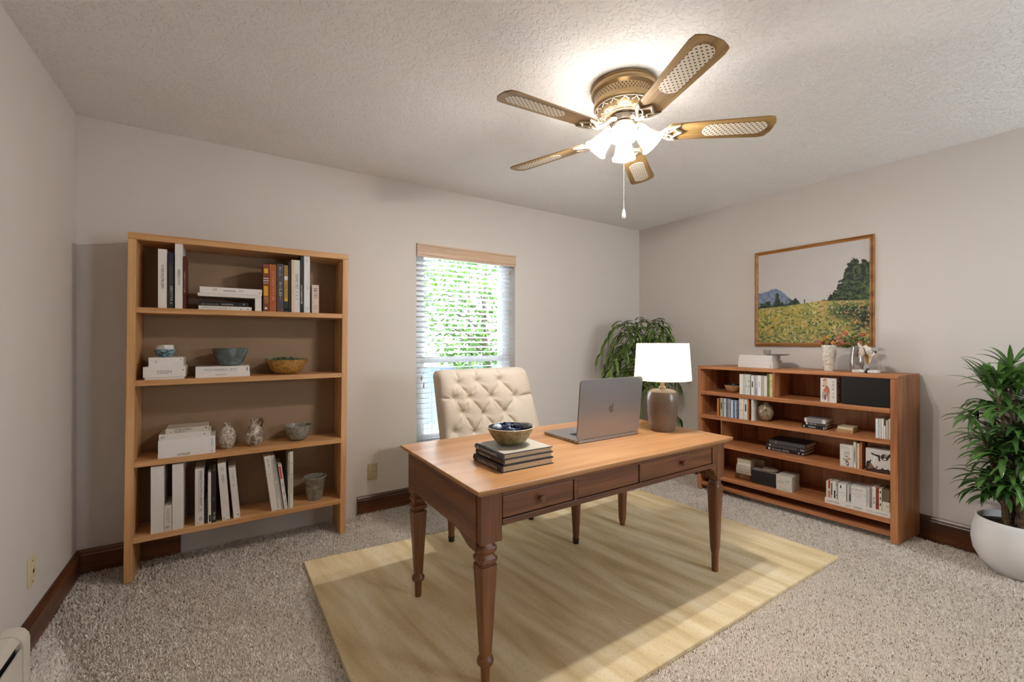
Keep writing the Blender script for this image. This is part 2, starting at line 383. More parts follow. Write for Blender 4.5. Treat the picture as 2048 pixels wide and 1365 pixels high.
# ------------------------------------------------------------------ window blind
def make_blind():
    root = thing('window_blind', 'white slatted blind with tan wooden valance hanging in the window', 'blind', (WX0, YB, WZ1))
    W = WX1-WX0
    mb = MB(); prof = [(-.012, -.098), (.004, -.098), (.004, 0), (-.02, 0), (-.02, -.012), (-.014, -.016), (-.014, -.05), (-.019, -.055), (-.019, -.08), (-.012, -.086)]
    mb.prism(prof, .001, W-.001, axis='x'); mb.build('valance', wood('tan_valance_wood', '#b39478', '#c8aa8c', '#d6bb9f', 'x', scale=.8), root)
    mb = MB(); mb.box(.006, W-.006, .018, .06, -.09, -.045); mb.build('head_rail', WHITEPVC, root)
    sm = mixshader('blind_slat_white', [(1, 'Diffuse', '#eceeef', 0), (.35, 'Translucent', '#f4f6f8', 0), (.05, 'Glossy', '#ffffff', .3)])
    n = 36; z0 = -.118; z1 = -(WZ1-WZ0)+.05; tilt = R(-13)
    mb = MB(); pts = []
    for k in range(7):
        a = -1+2*k/6; pts.append((a*.025, .0022*(1-a*a)))
    mb.prism(pts+[(p[0], p[1]-.0022) for p in reversed(pts)], .008, W-.012, axis='x', smooth=False)
    proto = None
    for i in range(n):
        z = z0+(z1-z0)*i/(n-1)
        if proto is None: o = proto = mb.build('slat', sm, root)
        else: o = copy_part(proto, root)
        o.location = (0, .040, z); o.rotation_euler = (tilt, 0, 0)
    mb = MB(); mb.box(.008, W-.012, .022, .058, z1-.035, z1-.015); mb.build('bottom_rail', WHITEPVC, root, bevel=.003)
    cm = plain('#cfd3d6', .7, var=0)
    for x in (.13, .47, W-.12):
        mb = MB(); mb.tube([(x, .012, z0+.03), (x, .012, z1-.02)], .0011, 5); mb.tube([(x, .068, z0+.03), (x, .068, z1-.02)], .0011, 5); mb.build('ladder_cord', cm, root)
    for (px, py) in ((843.6, 757), (848, 772), (1020, 546)):
        p = on_y(px, py, YB+.005); x = p.x-WX0; z = p.z-WZ1
        mb = MB(); mb.tube([(x, .008, -.09), (x, .008, z+.02)], .0012, 5); c = mb.build('pull_cord', cm, root)
        mb = MB(); mb.lathe([(.002, z+.022), (.004, z+.018), (.006, z-.008), (.005, z-.014), (.001, z-.015)], 10, (x, .008)); mb.build('tassel', plain('#a98d62', .5), c)
make_blind()

# ------------------------------------------------------------------ outlets and heater
def outlet(name, label, loc, rot, col, duplex):
    r = thing(name, label, 'socket', loc, rot); w, h = .035, .058
    mb = MB(); mb.box(-w, w, -.006, 0, -h, h); mb.build('cover_plate', plain(col, .4), r, bevel=.0025)
    dk = plain('#1d1611', .6)
    if duplex:
        for s in (-1, 1):
            mb = MB(); z = s*.0205
            pr = [(.017*math.cos(a)*(1.0), z+.0145*math.sin(a)) for a in np.linspace(0, 2*PI, 24, endpoint=False)]
            mb.prism(pr, -.0085, -.005, axis='y')
            mb.box(-.008, -.0055, -.0089, -.008, z-.001, z+.008, 1); mb.box(.005, .0075, -.0089, -.008, z-.001, z+.007, 1)
            mb.prism([(.0032*math.cos(a), z-.008+.0034*math.sin(a)) for a in np.linspace(0, 2*PI, 10, endpoint=False)], -.0089, -.008, axis='y', m=1)
            mb.build('receptacle', [plain('#cfc09a', .4), dk], r)
        mb = MB(); mb.prism([(.0025*math.cos(a), .0025*math.sin(a)) for a in np.linspace(0, 2*PI, 10, endpoint=False)], -.0075, -.005, axis='y'); mb.build('screw', plain('#8c8064', .3, 1), r)
    else:
        mb = MB(); mb.box(-.012, .012, -.0085, -.005, -.014, .014); mb.box(-.006, .006, -.0092, -.008, -.008, .007, 1); mb.build('jack', [plain('#d9c8a0', .4), dk], r)
        for z in (-.042, .042):
            mb = MB(); mb.prism([(.003*math.cos(a), z+.003*math.sin(a)) for a in np.linspace(0, 2*PI, 10, endpoint=False)], -.0075, -.005, axis='y'); mb.build('screw', plain('#6a5a3c', .4), r)
p = on_y(745, 943, YB); outlet('wall_outlet', 'tan duplex power socket on wall between bookcase and desk', (p.x, YB, p.z), (0, 0, 0), '#b5a683', True)
p = on_x(61, 1143, XL); outlet('wall_jack', 'cream wall plate with single jack above baseboard of side wall', (XL, p.y, p.z), (0, 0, R(90)), '#dccba6', False)
def heater():
    r = thing('baseboard_heater', 'cream metal baseboard heater low along the side wall', 'heater', (XL, 2.3, 0))
    cr = plain('#d8d0c2', .4); dk = plain('#141210', .6)
    def prof(d, h, z0): return [(.0, z0), (d, z0), (d, h-.045), (d-.004, h-.028), (d-.014, h-.012), (d-.028, h-.003), (d-.045, h), (0, h)]
    mb = MB(); mb.prism(prof(.066, .2, 0), -.062, 0, axis='y', smooth=True); mb.build('end_cap', cr, r, bevel=.002)
    mb = MB(); mb.prism([(0, .184), (.030, .185), (.046, .178), (.053, .168), (.057, .170), (.050, .184), (.036, .194), (.02, .197), (0, .197)], -1.6, -.063, axis='y'); mb.build('hood', cr, r)
    mb = MB(); mb.box(.056, .0635, -1.6, -.064, .012, .146); mb.build('front_panel', cr, r, bevel=.002)
    mb = MB(); mb.box(0, .047, -1.6, -.0635, .01, .176); mb.build('fin_block', dk, r)
heater()

# ------------------------------------------------------------------ desk
DX0, DX1, DY0, DY1, DT = .698, 2.238, 1.280, 2.075, .73
def desk():
    ox, oy = DX0, DY0; r = thing('writing_desk', 'brown wooden writing desk with three drawer fronts and turned legs on rug', 'desk', (ox, oy, .012))
    zt = DT-.012; W = DX1-DX0; Dp = DY1-DY0
    mb = MB(); t = .012; e = .016
    mb.hexa([(e, e, zt-.026), (W-e, e, zt-.026), (W-e, Dp-e, zt-.026), (e, Dp-e, zt-.026)], [(0, 0, zt-.012), (W, 0, zt-.012), (W, Dp, zt-.012), (0, Dp, zt-.012)])
    mb.box(0, W, 0, Dp, zt-.012, zt); mb.build('desk_top', walnut_lit('x'), r, bevel=.003)
    wx = walnut('x'); wz = walnut('z'); wy = walnut('y'); zb = zt-.0262
    fx0, fx1 = .098, W-.135; yf = .026
    dr = [(.117, .447), (.471, .832), (.846, 1.390)]
    # front frame: rails and stiles around the drawer openings
    mb = MB(); z0, z1, za, zc = .570, zb, .592, .676
    mb.box(fx0+.016, W-.107, yf, yf+.022, z0, za); mb.box(fx0+.016, W-.107, yf, yf+.022, zc, z1)
    for a, b in ((dr[0][1]+.003, dr[1][0]-.003), (dr[1][1]+.003, dr[2][0]-.003), (dr[2][1]+.003, W-.107)): mb.box(a, b, yf, yf+.022, za, zc)
    mb.build('front_apron', wx, r, bevel=.0015)
    for i, (a, b) in enumerate(dr):
        w = b-a; mb = MB(); mb.box(0, w, 0, .018, 0, zc-za-.006)
        nm = 'drawer' if i != 1 else 'drawer'
        d = mb.build('drawer', wx, r, loc=(a, yf+.004, za+.003), bevel=.002)
        if i != 1:
            mb = MB(); mb.lathe([(.006, 0), (.006, .008), (.013, .013), (.0145, .018), (.012, .023), (.0, .025)], 20)
            mb.build('knob', wx, d, loc=(w*.5+(.02 if i == 2 else 0), 0, (zc-za)/2), rot=(R(90), 0, 0))
    def side(x, sg):
        L0, L1 = .06, Dp-.06; zlo = .52
        pts = [(L0, zb), (L1, zb), (L1, zlo-.02), (L1-.05, zlo), (L0+.17, zlo), (L0+.13, zlo-.006), (L0+.07, zlo-.03), (L0+.05, zlo-.035), (L0, zlo-.035)]
        m2 = MB(); m2.prism(pts, x-.011, x+.011, axis='x'); o = m2.build('side_apron', wy, r, bevel=.0015)
        m2 = MB(); xo = x-sg*.0125; m2.box(min(xo, x), max(xo, x), L0+.02, L1-.02, zb-.012, zb-.004); m2.build('side_bead', wy, r)
    side(.034, 1); side(W-.06, -1)
    mb = MB(); mb.box(.05, W-.05, Dp-.07, Dp-.048, .56, zb); mb.build('back_apron', wx, r, bevel=.0015)
    q = 9
    def leg(x, y, hw, blk, prof, ex=0):
        m2 = MB(); m2.lathe([(hw, zb, q), (hw, blk, q)][::-1]+[], 32) if False else None
        m2.box(-hw, hw+ex, -hw, hw, blk, zb); m2.lathe(prof, 40); return m2.build('leg', wz, r, loc=(x, y, 0), bevel=.0012, angle=50)
    def front_prof(b):
        k = b/.505
        return [(.0, 0), (.0145, 0), (.0175, .073), (.024, .076), (.0295, .083), (.0305, .09), (.0285, .098), (.022, .105), (.018, .111, 4), (.0180, .113, q), (.034, .418*k, q), (.034, .424*k, q), (.026, .426*k, 6), (.026, .430*k, 6),
                (.032, .434*k, 7), (.036, .444*k, 7), (.035, .452*k, 7), (.027, .460*k, 5), (.026, .463*k, 5), (.031, .470*k, 5), (.0355, .480*k, 5), (.0335, .490*k, 5), (.026, .497*k, 4), (.025, .505*k, 4), (.025, b+.004, 4)]
    def plain_prof(b, ring):
        return [(0, 0), (.0165, 0), (.0185, ring-.006), (.021, ring-.003), (.0215, ring+.002), (.019, ring+.006), (.0215, ring+.012, 3), (.033, b-.052, 4), (.033, b-.045, 4), (.026, b-.033, 3), (.0275, b-.024, 3), (.0275, b-.018), (.022, b-.014), (.022, b-.010), (.027, b-.004), (.027, b+.003)]
    leg(.064, .064, .036, .517, front_prof(.517), .013); leg(.060, Dp-.085, .036, .495, front_prof(.495))
    leg(W-.068, .062, .032, .505, plain_prof(.505, .105)); leg(W-.045, Dp-.06, .034, .505, plain_prof(.505, .03))
    # small bracket under the front apron beside the far leg
    mb = MB(); mb.prism([(W-.15, .5698), (W-.107, .5698), (W-.107, .517), (W-.116, .53), (W-.128, .55)], yf+.004, yf+.02, axis='y'); mb.build('bracket', wx, r)
    return r
desk()

# ------------------------------------------------------------------ tufted chair
def chair():
    cx, cy = 1.437, 2.2; r = thing('tufted_chair', 'cream button-tufted upholstered chair behind the desk in front of window', 'chair', (cx, cy, .012))
    fab = speckle('cream_linen', [(.3, '#d8cab8'), (.7, '#e6dbcb')], 260, .85, 3, 0, .25, spec=.2)
    nu, nv = 150, 130; z0, z1 = .36, 1.042
    def xl(z): return 1.103+(1.086-1.103)*(z-.6)/.45-cx
    def xr(z): return 1.83+(1.757-1.83)*(z-.6)/.45-cx
    def yb(z): return 2.39+.13*(z-.36)/.69-cy          # front face line, raked back
    def P(px, py): q = on_y(px, py, 2.44); return (q.x-cx, q.z-.012)
    B = [[P(923, 768), P(961.5, 764), P(1006, 761)], [P(912, 798), P(944, 796), P(986.6, 794), P(1034, 792.5)], [P(927, 826), P(969, 827.5), P(1009.7, 823.5)], [P(910, 864), P(948, 864), P(992, 861), P(1040, 858)], [P(930, 900), P(970, 900), P(1015, 898)]]
    seg = []
    for a in range(4):
        for p in B[a]:
            for s in B[a+1]:
                if abs(p[0]-s[0]) < .15: seg.append((p, s))
    for p in B[0]: seg.append((p, (p[0]-.012, 1.06)))
    seg.append((B[1][0], (B[1][0][0]-.10, B[1][0][1]+.005))); seg.append((B[1][3], (B[1][3][0]+.16, B[1][3][1]+.005)))
    X = np.zeros((nv+1, nu+1)); Z = np.zeros_like(X); Y = np.zeros_like(X)
    rr = .045
    for j in range(nv+1):
        t = j/nv; z = z0+(z1-z0)*t; zz = max(0, z-(z1-rr)); cut = rr-math.sqrt(max(0, rr*rr-zz*zz)); a, b = xl(z)+cut, xr(z)-cut
        for i in range(nu+1):
            s = i/nu; s2 = .5-.5*math.cos(PI*s) if False else s
            X[j, i] = a+(b-a)*s2; Z[j, i] = z
    ex = np.minimum(X-X[:, :1], X[:, -1:]-X); ez = z1-Z
    pad = .062*(1-np.exp(-ex/.028))**.6*(1-np.exp(-np.maximum(ez, 0)/.022))**.6
    cre = np.zeros_like(X)
    for (p, s) in seg:
        dx, dz = s[0]-p[0], s[1]-p[1]; L2 = dx*dx+dz*dz
        tt = np.clip(((X-p[0])*dx+(Z-p[1])*dz)/L2, 0, 1); d = np.hypot(X-p[0]-tt*dx, Z-p[1]-tt*dz)
        cre = np.maximum(cre, .023*np.exp(-(d/.012)))
    but = np.zeros_like(X)
    for row in B:
        for p in row:
            d = np.hypot(X-p[0], Z-p[1]); but = np.maximum(but, .046*np.exp(-(d/.030)**1.2))
    fold = np.zeros_like(X)
    for row in B:
        for p in row:
            d = np.hypot(X-p[0], Z-p[1]); an = np.arctan2(Z-p[1], X-p[0]); fold += .0022*np.exp(-d/.03)*np.sin(an*9)*(d > .006)
    dep = pad-np.maximum(cre, but)*np.clip(pad/.05, 0, 1)+fold*np.clip(pad/.05, 0, 1)
    for j in range(nv+1): Y[j] = yb(Z[j, 0])-dep[j]+.02
    mb = MB(); vs = [(X[j, i], Y[j, i], Z[j, i]) for j in range(nv+1) for i in range(nu+1)]; N = nu+1
    back = [(X[j, i], yb(Z[j, 0])+.085-.02*(ez[j, i] < .01), Z[j, i]) for j in range(nv+1) for i in (0, nu//2, nu)]; o = len(vs)
    mb.add(vs+back, [(j*N+i, j*N+i+1, (j+1)*N+i+1, (j+1)*N+i) for j in range(nv) for i in range(nu)], 0, True)
    k = lambda j, i: o+j*3+i; fs = []
    for j in range(nv):
        fs += [(k(j, 1), k(j, 0), k(j+1, 0), k(j+1, 1)), (k(j, 2), k(j, 1), k(j+1, 1), k(j+1, 2)), (k(j, 0), j*N, (j+1)*N, k(j+1, 0)), (j*N+nu, k(j, 2), k(j+1, 2), (j+1)*N+nu)]
    fs.append(tuple([nv*N+i for i in range(nu+1)]+[k(nv, 2), k(nv, 1), k(nv, 0)])); fs.append(tuple([i for i in range(nu, -1, -1)]+[k(0, 0), k(0, 1), k(0, 2)]))
    for q in fs: mb.f.append(q); mb.m.append(0); mb.sm.append(len(q) == 4)
    bk = mb.build('backrest', fab, r, angle=60)
    for row in B:
        for p in row:
            j = int(round((p[1]-z0)/(z1-z0)*nv)); i = int(round((p[0]-X[j, 0])/(X[j, -1]-X[j, 0])*nu))
            if 0 <= j <= nv and 0 <= i <= nu:
                mb = MB(); mb.blob((0, 0, 0), (.008, .004, .008), 12, 8); mb.build('button', fab, bk, loc=(X[j, i], Y[j, i]-.001, Z[j, i]))
    mb = MB(); mb.box(-.335, .335, -.262, .20, .335, .455); mb.build('seat', fab, r, bevel=.035, seg=4)
    mb = MB(); mb.box(-.32, .32, -.24, .22, .295, .34); mb.build('seat_frame', fab, r, bevel=.006)
    wz = walnut('z'); dk = plain('#1d110a', .4)
    for x, y in ((.322, -.213), (-.30, -.213), (.30, .225), (-.30, .225)):
        mb = MB(); mb.lathe([(.0, 0), (.018, 0), (.0185, .022), (.0205, .024), (.0205, .031), (.0185, .033), (.033, .30)], 24, mats=[1, 1, 1, 1, 1, 0])
        mb.build('leg', [wz, dk], r, loc=(x, y, 0))
chair()

# ------------------------------------------------------------------ books: a cover (spine + boards) and its page block
def book(fr, u, v, z, thick, length, depth, flat, mat, label, group=None, lean=0.0, texts=(), marks=(), pages=None, hard=True, name='book', turn=0.0):
    rt = thing(name, label, 'book', fr.w(u, v, z), (0, lean, fr.a+turn), group)
    c = .0028 if hard and thick > .012 else .0012; e = .003 if hard else .0004
    cov, pg = MB(), MB(); T, L = thick, length
    if flat:
        cov.box(0, L, 0, c, 0, T); cov.box(0, L, c, depth, 0, c); cov.box(0, L, c, depth, T-c, T)
        pg.box(e, L-e, c+.0002, depth-e, c+.0002, T-c-.0002)
    else:
        cov.box(0, T, 0, c, 0, L); cov.box(0, c, c, depth, 0, L); cov.box(T-c, T, c, depth, 0, L)
        pg.box(c+.0002, T-c-.0002, c+.0002, depth-e, e, L-e)
    y = -.0005; mats = [mat]
    def P(a, b): return (L*a, y, T*b) if flat else (T*b, y, L*(1-a))
    def mi(m):
        if m not in mats: mats.append(m)
        return mats.index(m)
    for (a0, a1, b0, b1, m) in marks: 
        y = -.0003; cov.add([P(a0, b0), P(a1, b0), P(a1, b1), P(a0, b1)], [(0, 1, 2, 3)], mi(m))
    y = -.0005
    for (t, a0, a1, b0, b1, m) in texts:
        put_text(cov, t, lambda a, b: P(a0+(a1-a0)*a, b0+(b1-b0)*b), mi(m))
    cov.build('cover', mats, rt); pg.build('page_block', pages or PAGES, rt)
    return rt
def up(fr, v, z, p0, p1, ptop, depth, mat, label, group=None, lean=0, **k):
    """upright book from the width and top its spine shows at plan depth v"""
    u0, _, D0 = fr.hit(p0, 682, v); u1, _, D1 = fr.hit(p1, 682, v); _, zt, _ = fr.hit((p0+p1)/2, ptop, v)
    return book(fr, u0, v, z, max(.004, (u1-u0)*math.cos(lean)-.0006), (zt-z)/math.cos(lean), depth, False, mat, label, group, lean, **k)
def flat(fr, v, z, p0, p1, t, depth, mat, label, group=None, **k):
    u0, _, _ = fr.hit(p0, 682, v); u1, _, _ = fr.hit(p1, 682, v)
    return book(fr, u0, v, z, t, u1-u0, depth, True, mat, label, group, **k)

# ------------------------------------------------------------------ tall oak bookcase 
SX0, SX1, SYF = -.457, .622, 2.92
LS = Frame(0, SYF, 0)
Z1, Z2, Z3, Z4 = 1.415, 1.035, .615, .225
def bookcase():
    r = thing('tall_bookcase', 'tall light oak bookcase with four shelves standing against the back wall', 'bookcase', (SX0, SYF, 0))
    W = SX1-SX0; dp = YB-SYF-.022; t = .034; sh = lambda z: .0185*z/1.8
    def slab(x0, x1, z0, z1, nm, mat, y0=0, y1=None):
        mb = MB(); f = lambda x, y, z: (x+sh(z), y, z); y1_ = dp if y1 is None else y1
        mb.hexa([f(x0, y0, z0), f(x1, y0, z0), f(x1, y1_, z0), f(x0, y1_, z0)], [f(x0, y0, z1), f(x1, y0, z1), f(x1, y1_, z1), f(x0, y1_, z1)]); return mb.build(nm, mat, r, bevel=.0015, seg=1)
    slab(0, t, 0, 1.764, 'side_panel', oak('z')); slab(W-t, W, 0, 1.764, 'side_panel', oak('z'))
    slab(0, W, 1.765, 1.80, 'top_panel', oak('x'))
    for z in (Z1, Z2, Z3, Z4): slab(t+.0003, W-t-.0003, z-.029, z, 'shelf', oak('x'), .001, dp-.0075)
    slab(t+.0003, W-t-.0003, Z4-.029, 1.7648, 'back_panel', plain('#94795d', .7, var=.04, scale=3), dp-.007)  # added sheet: its taupe stands for shade on the bare wall behind
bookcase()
BR, ORG, NAVY = plain('#7a3a1c', .5), plain('#a3501f', .5), plain('#20263f', .45)
TS = 'books on the top shelf of the tall bookcase'; BS = 'books on the bottom shelf of the tall bookcase'
v = .012
up(LS, v, Z1, 316, 334, 498, .19, WHITE, 'white book leftmost on top shelf of tall bookcase, small black title', TS, texts=[('IOIEEOELPBLIEM', .27, .66, .36, .66, INK)], marks=[(.2, .98, .90, .93, GREYINK)])
up(LS, v, Z1, 336, 347.5, 505, .18, CHAR, 'black book with navy-topped spine between two tall white books', TS, texts=[('IIIEOTTA 6', .60, .92, .4, .8, LT)], marks=[(.0, .22, .2, .85, NAVY), (.22, .6, .2, .8, plain('#35363b', .5))])
up(LS, v, Z1, 350, 365.5, 480, .2, WHITE, 'tallest white book on top shelf, third from its left end', TS, texts=[('IIBBEELOOO', .43, .66, .36, .68, INK)])
up(LS, v, Z1, 366.5, 372, 512, .17, plain('#5a1c14', .5), 'thin dark red book beside the tallest white book', TS, texts=[('IIBEOTIA', .3, .7, .2, .8, plain('#b79f92', .5))])
# stack with slipcase
zz = Z1
flat(LS, .012, zz, 397, 503.5, .021, .16, WHITE, 'white flat book lying lowest inside the white slipcase', TS, texts=[('SYPAHTWCIAWIE  C', .05, .6, .25, .78, GREYINK)], marks=[(.78, .80, .2, .45, INK), (.9, .94, .35, .5, INK)], hard=False)
flat(LS, .016, zz+.0212, 399, 497, .025, .15, plain('#17171c', .4), 'black book inside the slipcase on the white flat book', TS, texts=[('IIEITOIIOUIIE', .03, .37, .2, .55, GREYINK), ('DHIOEENIE', .44, .68, .28, .62, LT)], marks=[(.89, .915, .5, .75, LT)])
u0 = LS.hit(395.5, 682, .01)[0]; u1 = LS.hit(523, 682, .01)[0]; zt = LS.hit(450, 587.5, .01)[1]
rt = thing('slipcase', 'white open-fronted slipcase bridging the black book on the top shelf', 'slipcase', LS.w(u0, .010, Z1))
mb = MB(); W_ = u1-u0; h = zt-Z1; mb.box(0, W_, 0, .17, h-.018, h); mb.build('top_board', WHITE2, rt)
mb = MB(); mb.box(W_-.032, W_, 0, .17, 0, h-.0182); mb.build('end_board', WHITE, rt)
flat(LS, .008, Z1+h+.0004, 399.5, 524, .034, .17, WHITE, 'thick white book lying on the slipcase', TS, texts=[('DHIUNOSE', .37, .56, .3, .66, plain('#4a4643', .5)), ('IIE', .2, .27, .4, .75, GREYINK)], marks=[(.6, .7, .4, .7, plain('#cbc5be', .6)), (.95, .97, .3, .42, INK)], turn=R(.0))
up(LS, v, Z1, 526.5, 538, 528.5, .16, BR, 'brown book with yellow disc and patch on its spine', TS, marks=[(.09, .19, .15, .85, plain('#d9a521', .5)), (.29, .31, .0, 1, LT), (.34, .36, 0, 1, LT), (.39, .41, 0, 1, plain('#b78f84', .5)), (.46, .67, .1, .85, plain('#d8a21c', .5)), (.91, .955, .25, .7, LT)], texts=[('IEEETIII', .69, .83, .2, .85, plain('#c79a58', .5))])
up(LS, v, Z1, 538.8, 553, 529, .16, ORG, 'orange-brown book beside the brown yellow-disc book', TS, texts=[('OTEIIEILTETI', .14, .65, .35, .75, plain('#d38a52', .5)), ('80', .68, .76, .35, .75, plain('#d9a06d', .5))])
up(LS, v, Z1, 554, 567.5, 528, .16, plain('#413e40', .5), 'dark grey book with a pale scribbled emblem on its spine', TS, texts=[('l~ ~', .07, .25, .25, .75, LT), ('S~LSI~', .38, .75, .35, .7, LT), ('TI', .93, .99, .2, .9, plain('#9a5b3a', .5))])
up(LS, v, Z1, 568.5, 576, 531, .16, plain('#c9992f', .5), 'yellow and black striped book near right of top shelf', TS, texts=[('BEEEB', .02, .23, .1, .95, INK), ('TWSIEIOEWII', .32, .7, .1, .9, INK)], marks=[(.23, .31, 0, 1, plain('#d8d2c4', .5)), (.77, 1, 0, 1, plain('#242022', .5)), (.92, .97, .3, .75, LT)])
up(LS, v, Z1, 577, 581.3, 527, .17, BLACK, 'thin black book beside the yellow and black striped book', TS)
up(LS, v, Z1, 583, 600, 520, .18, plain('#d3d0c5', .55), 'wide pale book with tan hinge strip on top shelf', TS, texts=[('SAIMD  IIEE', .27, .55, .45, .8, plain('#6a6b68', .5)), ('I I I', .6, .75, .5, .75, GREYINK)], marks=[(0, 1, 0, .33, plain('#d9bf9f', .6)), (.51, .54, .5, .85, WHITE)])
up(LS, v, Z1, 601, 607, 511, .19, BLACK, 'black book wedged between two pale books on top shelf', TS, texts=[('OCTAEEDIOEB', .52, .85, .1, .7, LT)])
up(LS, v, Z1, 608, 620, 507, .19, plain('#dcdbd8', .55), 'tall white book at the right of top shelf', TS, texts=[('.   .  .', .1, .95, .5, .6, GREYINK)])
up(LS, v, Z1, 624, 638, 570, .15, plain('#d4bdae', .55), 'short pinkish white book rightmost on top shelf', TS, texts=[('38', .1, .24, .25, .75, INK), ('161', .30, .47, .3, .8, plain('#5a5350', .5)), ('O', .72, .87, .3, .75, plain('#9c8f87', .5))])
# second shelf
MS = 'white books on the second shelf of the tall bookcase'
flat(LS, .02, Z2, 289, 368, .012, .17, WHITE, 'thin white book lowest in left stack of second shelf', MS, hard=False)
u_, z_, D_ = LS.hit(328, 757, .02)
flat(LS, .016, Z2+.0122, 286, 371, .056, .18, WHITE, 'thick white book in middle of left stack on second shelf', MS, texts=[('SSEIIM', .32, .66, .3, .66, GREYINK)], marks=[(.92, .96, .6, .7, GREYINK)], hard=False)
flat(LS, .022, Z2+.0684, 297, 367, .049, .16, WHITE, 'white book on top of left stack, under teal bowl', MS, marks=[(.06, .22, .62, .64, GREYINK), (.2, .22, .38, .64, GREYINK), (.91, .94, .7, .78, INK), (.7, .97, .28, .29, GREYINK)], hard=False)
flat(LS, .03, Z2, 391, 500, .027, .16, WHITE, 'thinner white book under the grey-blue bowl, lower of two', MS, texts=[('Chadon Bloom', .35, .56, .42, .68, INK)], hard=False)
flat(LS, .028, Z2+.0272, 391, 499, .034, .17, WHITE, 'white titled book directly under the grey-blue bowl', MS, texts=[('NCICHEIBBBLO  BOO', .16, .76, .28, .66, plain('#8a8f99', .5))], marks=[(.94, .965, .2, .75, GREYINK)], hard=False)
def bowl_prof(R_, h, rb, th=.004, ex=.55, n=9):
    o = [(0, 0), (rb, 0)]
    for i in range(1, n+1): t = i/n; o.append((rb+(R_-rb)*t**ex, h*t))
    i_ = [(max(.001, q[0]-th), q[1]+ (th if k == 2 else 0)) for k, q in enumerate(o) if k >= 2][::-1]
    return o+[(R_-th*.5, h+.0015)]+i_+[(0, th+.004)]
def vessel(name, label, cat, fr, px, w, ptop, v, z, prof_fn, mat, n=40, wob=None, mats=None, part=None, group=None):
    u, _, D = fr.hit(px, 682, v); rr = rad_px(w, px, D); h = EYE-(ptop-682)*D/F-z
    mb = MB(); mb.lathe(prof_fn(rr, h), n, wob=wob, mats=mats); o = mb.build(name, mat, None, loc=fr.w(u, v, z), angle=50)
    tag(o, label, cat, group); return o, rr, h, D
TEAL = speckle('teal_glaze', [(.38, '#1d2c33'), (.5, '#56808a'), (.6, '#8fb0b4')], 90, .2, 5, 1, .1)
GB = speckle('grey_blue_glaze', [(.3, '#3d3d36'), (.47, '#59605b'), (.58, '#74838b'), (.7, '#557089')], 9, .12, 5, .5, .03)
GOLD = speckle('gold_brown_glaze', [(.25, '#7a5826'), (.5, '#b08342'), (.72, '#c39c5e')], 60, .35, 8, .3, .15, .2)
STONE = speckle('grey_stoneware', [(.28, '#5f5b50'), (.45, '#7f7b6e'), (.6, '#8f8a7b'), (.72, '#aba597')], 45, .25, 8, .5, .15)
MOT = speckle('mottled_glaze', [(.3, '#55473a'), (.42, '#8f8172'), (.55, '#bdb1a2'), (.62, '#cfc5b8'), (.72, '#86725d')], 75, .3, 8, .9, .35)
zb2 = Z2+.0684+.0492
o, rr, h, D = vessel('small_bowl', 'small teal glazed bowl on top of the left white stack', 'bowl', LS, 330, 46, 699.5, .085, zb2, lambda r, h: bowl_prof(r, h, r*.45, .004, .5), TEAL)
mb = MB(); q = rr*.86; mb.lathe([(0, 0), (q*.55, 0), (q*.86, .012), (q*.97, .03), (q*.98, .05), (q*.93, .054), (q*.9, .05), (q*.86, .03), (q*.7, .012), (0, .008)], 36)
cup = mb.build('cup', speckle('pearl_glaze', [(.35, '#8f8378'), (.48, '#cfc9c2'), (.6, '#d8dfe3')], 18, .2, 3, 1, .05), None, loc=LS.w(LS.hit(329.5, 682, .085)[0], .085, zb2+.012), angle=60); tag(cup, 'small pearly white cup sitting in the teal bowl', 'cup')
vessel('large_bowl', 'glossy grey-blue glazed bowl on two white books', 'bowl', LS, 461, 74, 697, .10, Z2+.0272+.0342, lambda r, h: bowl_prof(r, h, r*.42, .005, .48), GB)
o, rr, h, D = vessel('wide_bowl', 'gold-brown bowl filled with small green plants on second shelf', 'bowl', LS, 574, 86, 719, .11, Z2, lambda r, h: bowl_prof(r, h, r*.4, .005, .5), GOLD)
soil = plain('#2c2118', .9, var=.3)
LEAFS = leafmat('succulent_leaf', '#2c3f27', '#86a07a', .1)
mb = MB()
for k in range(260):
    a = random.uniform(0, 2*PI); q = rr*.93*math.sqrt(random.random()); p = Vector((q*math.cos(a), q*math.sin(a), h-.012+.012*random.random()))
    mb.leaf(p, (math.cos(a+random.uniform(-2, 2)), math.sin(a+random.uniform(-2, 2)), random.uniform(.2, 1.2)), random.uniform(.014, .03), random.uniform(.007, .012), .6, 0, random.random(), seg=3)
pl = thing('succulents', 'low green succulents growing in the gold-brown bowl', 'plant', LS.w(LS.hit(574, 682, .11)[0], .11, Z2)); mb.build('foliage', LEAFS, pl, shade=True)
mb = MB(); mb.lathe([(0, h*.6), (rr*.8, h*.66), (rr*.86, h-.012), (0, h-.008)], 24); mb.build('soil', soil, pl)
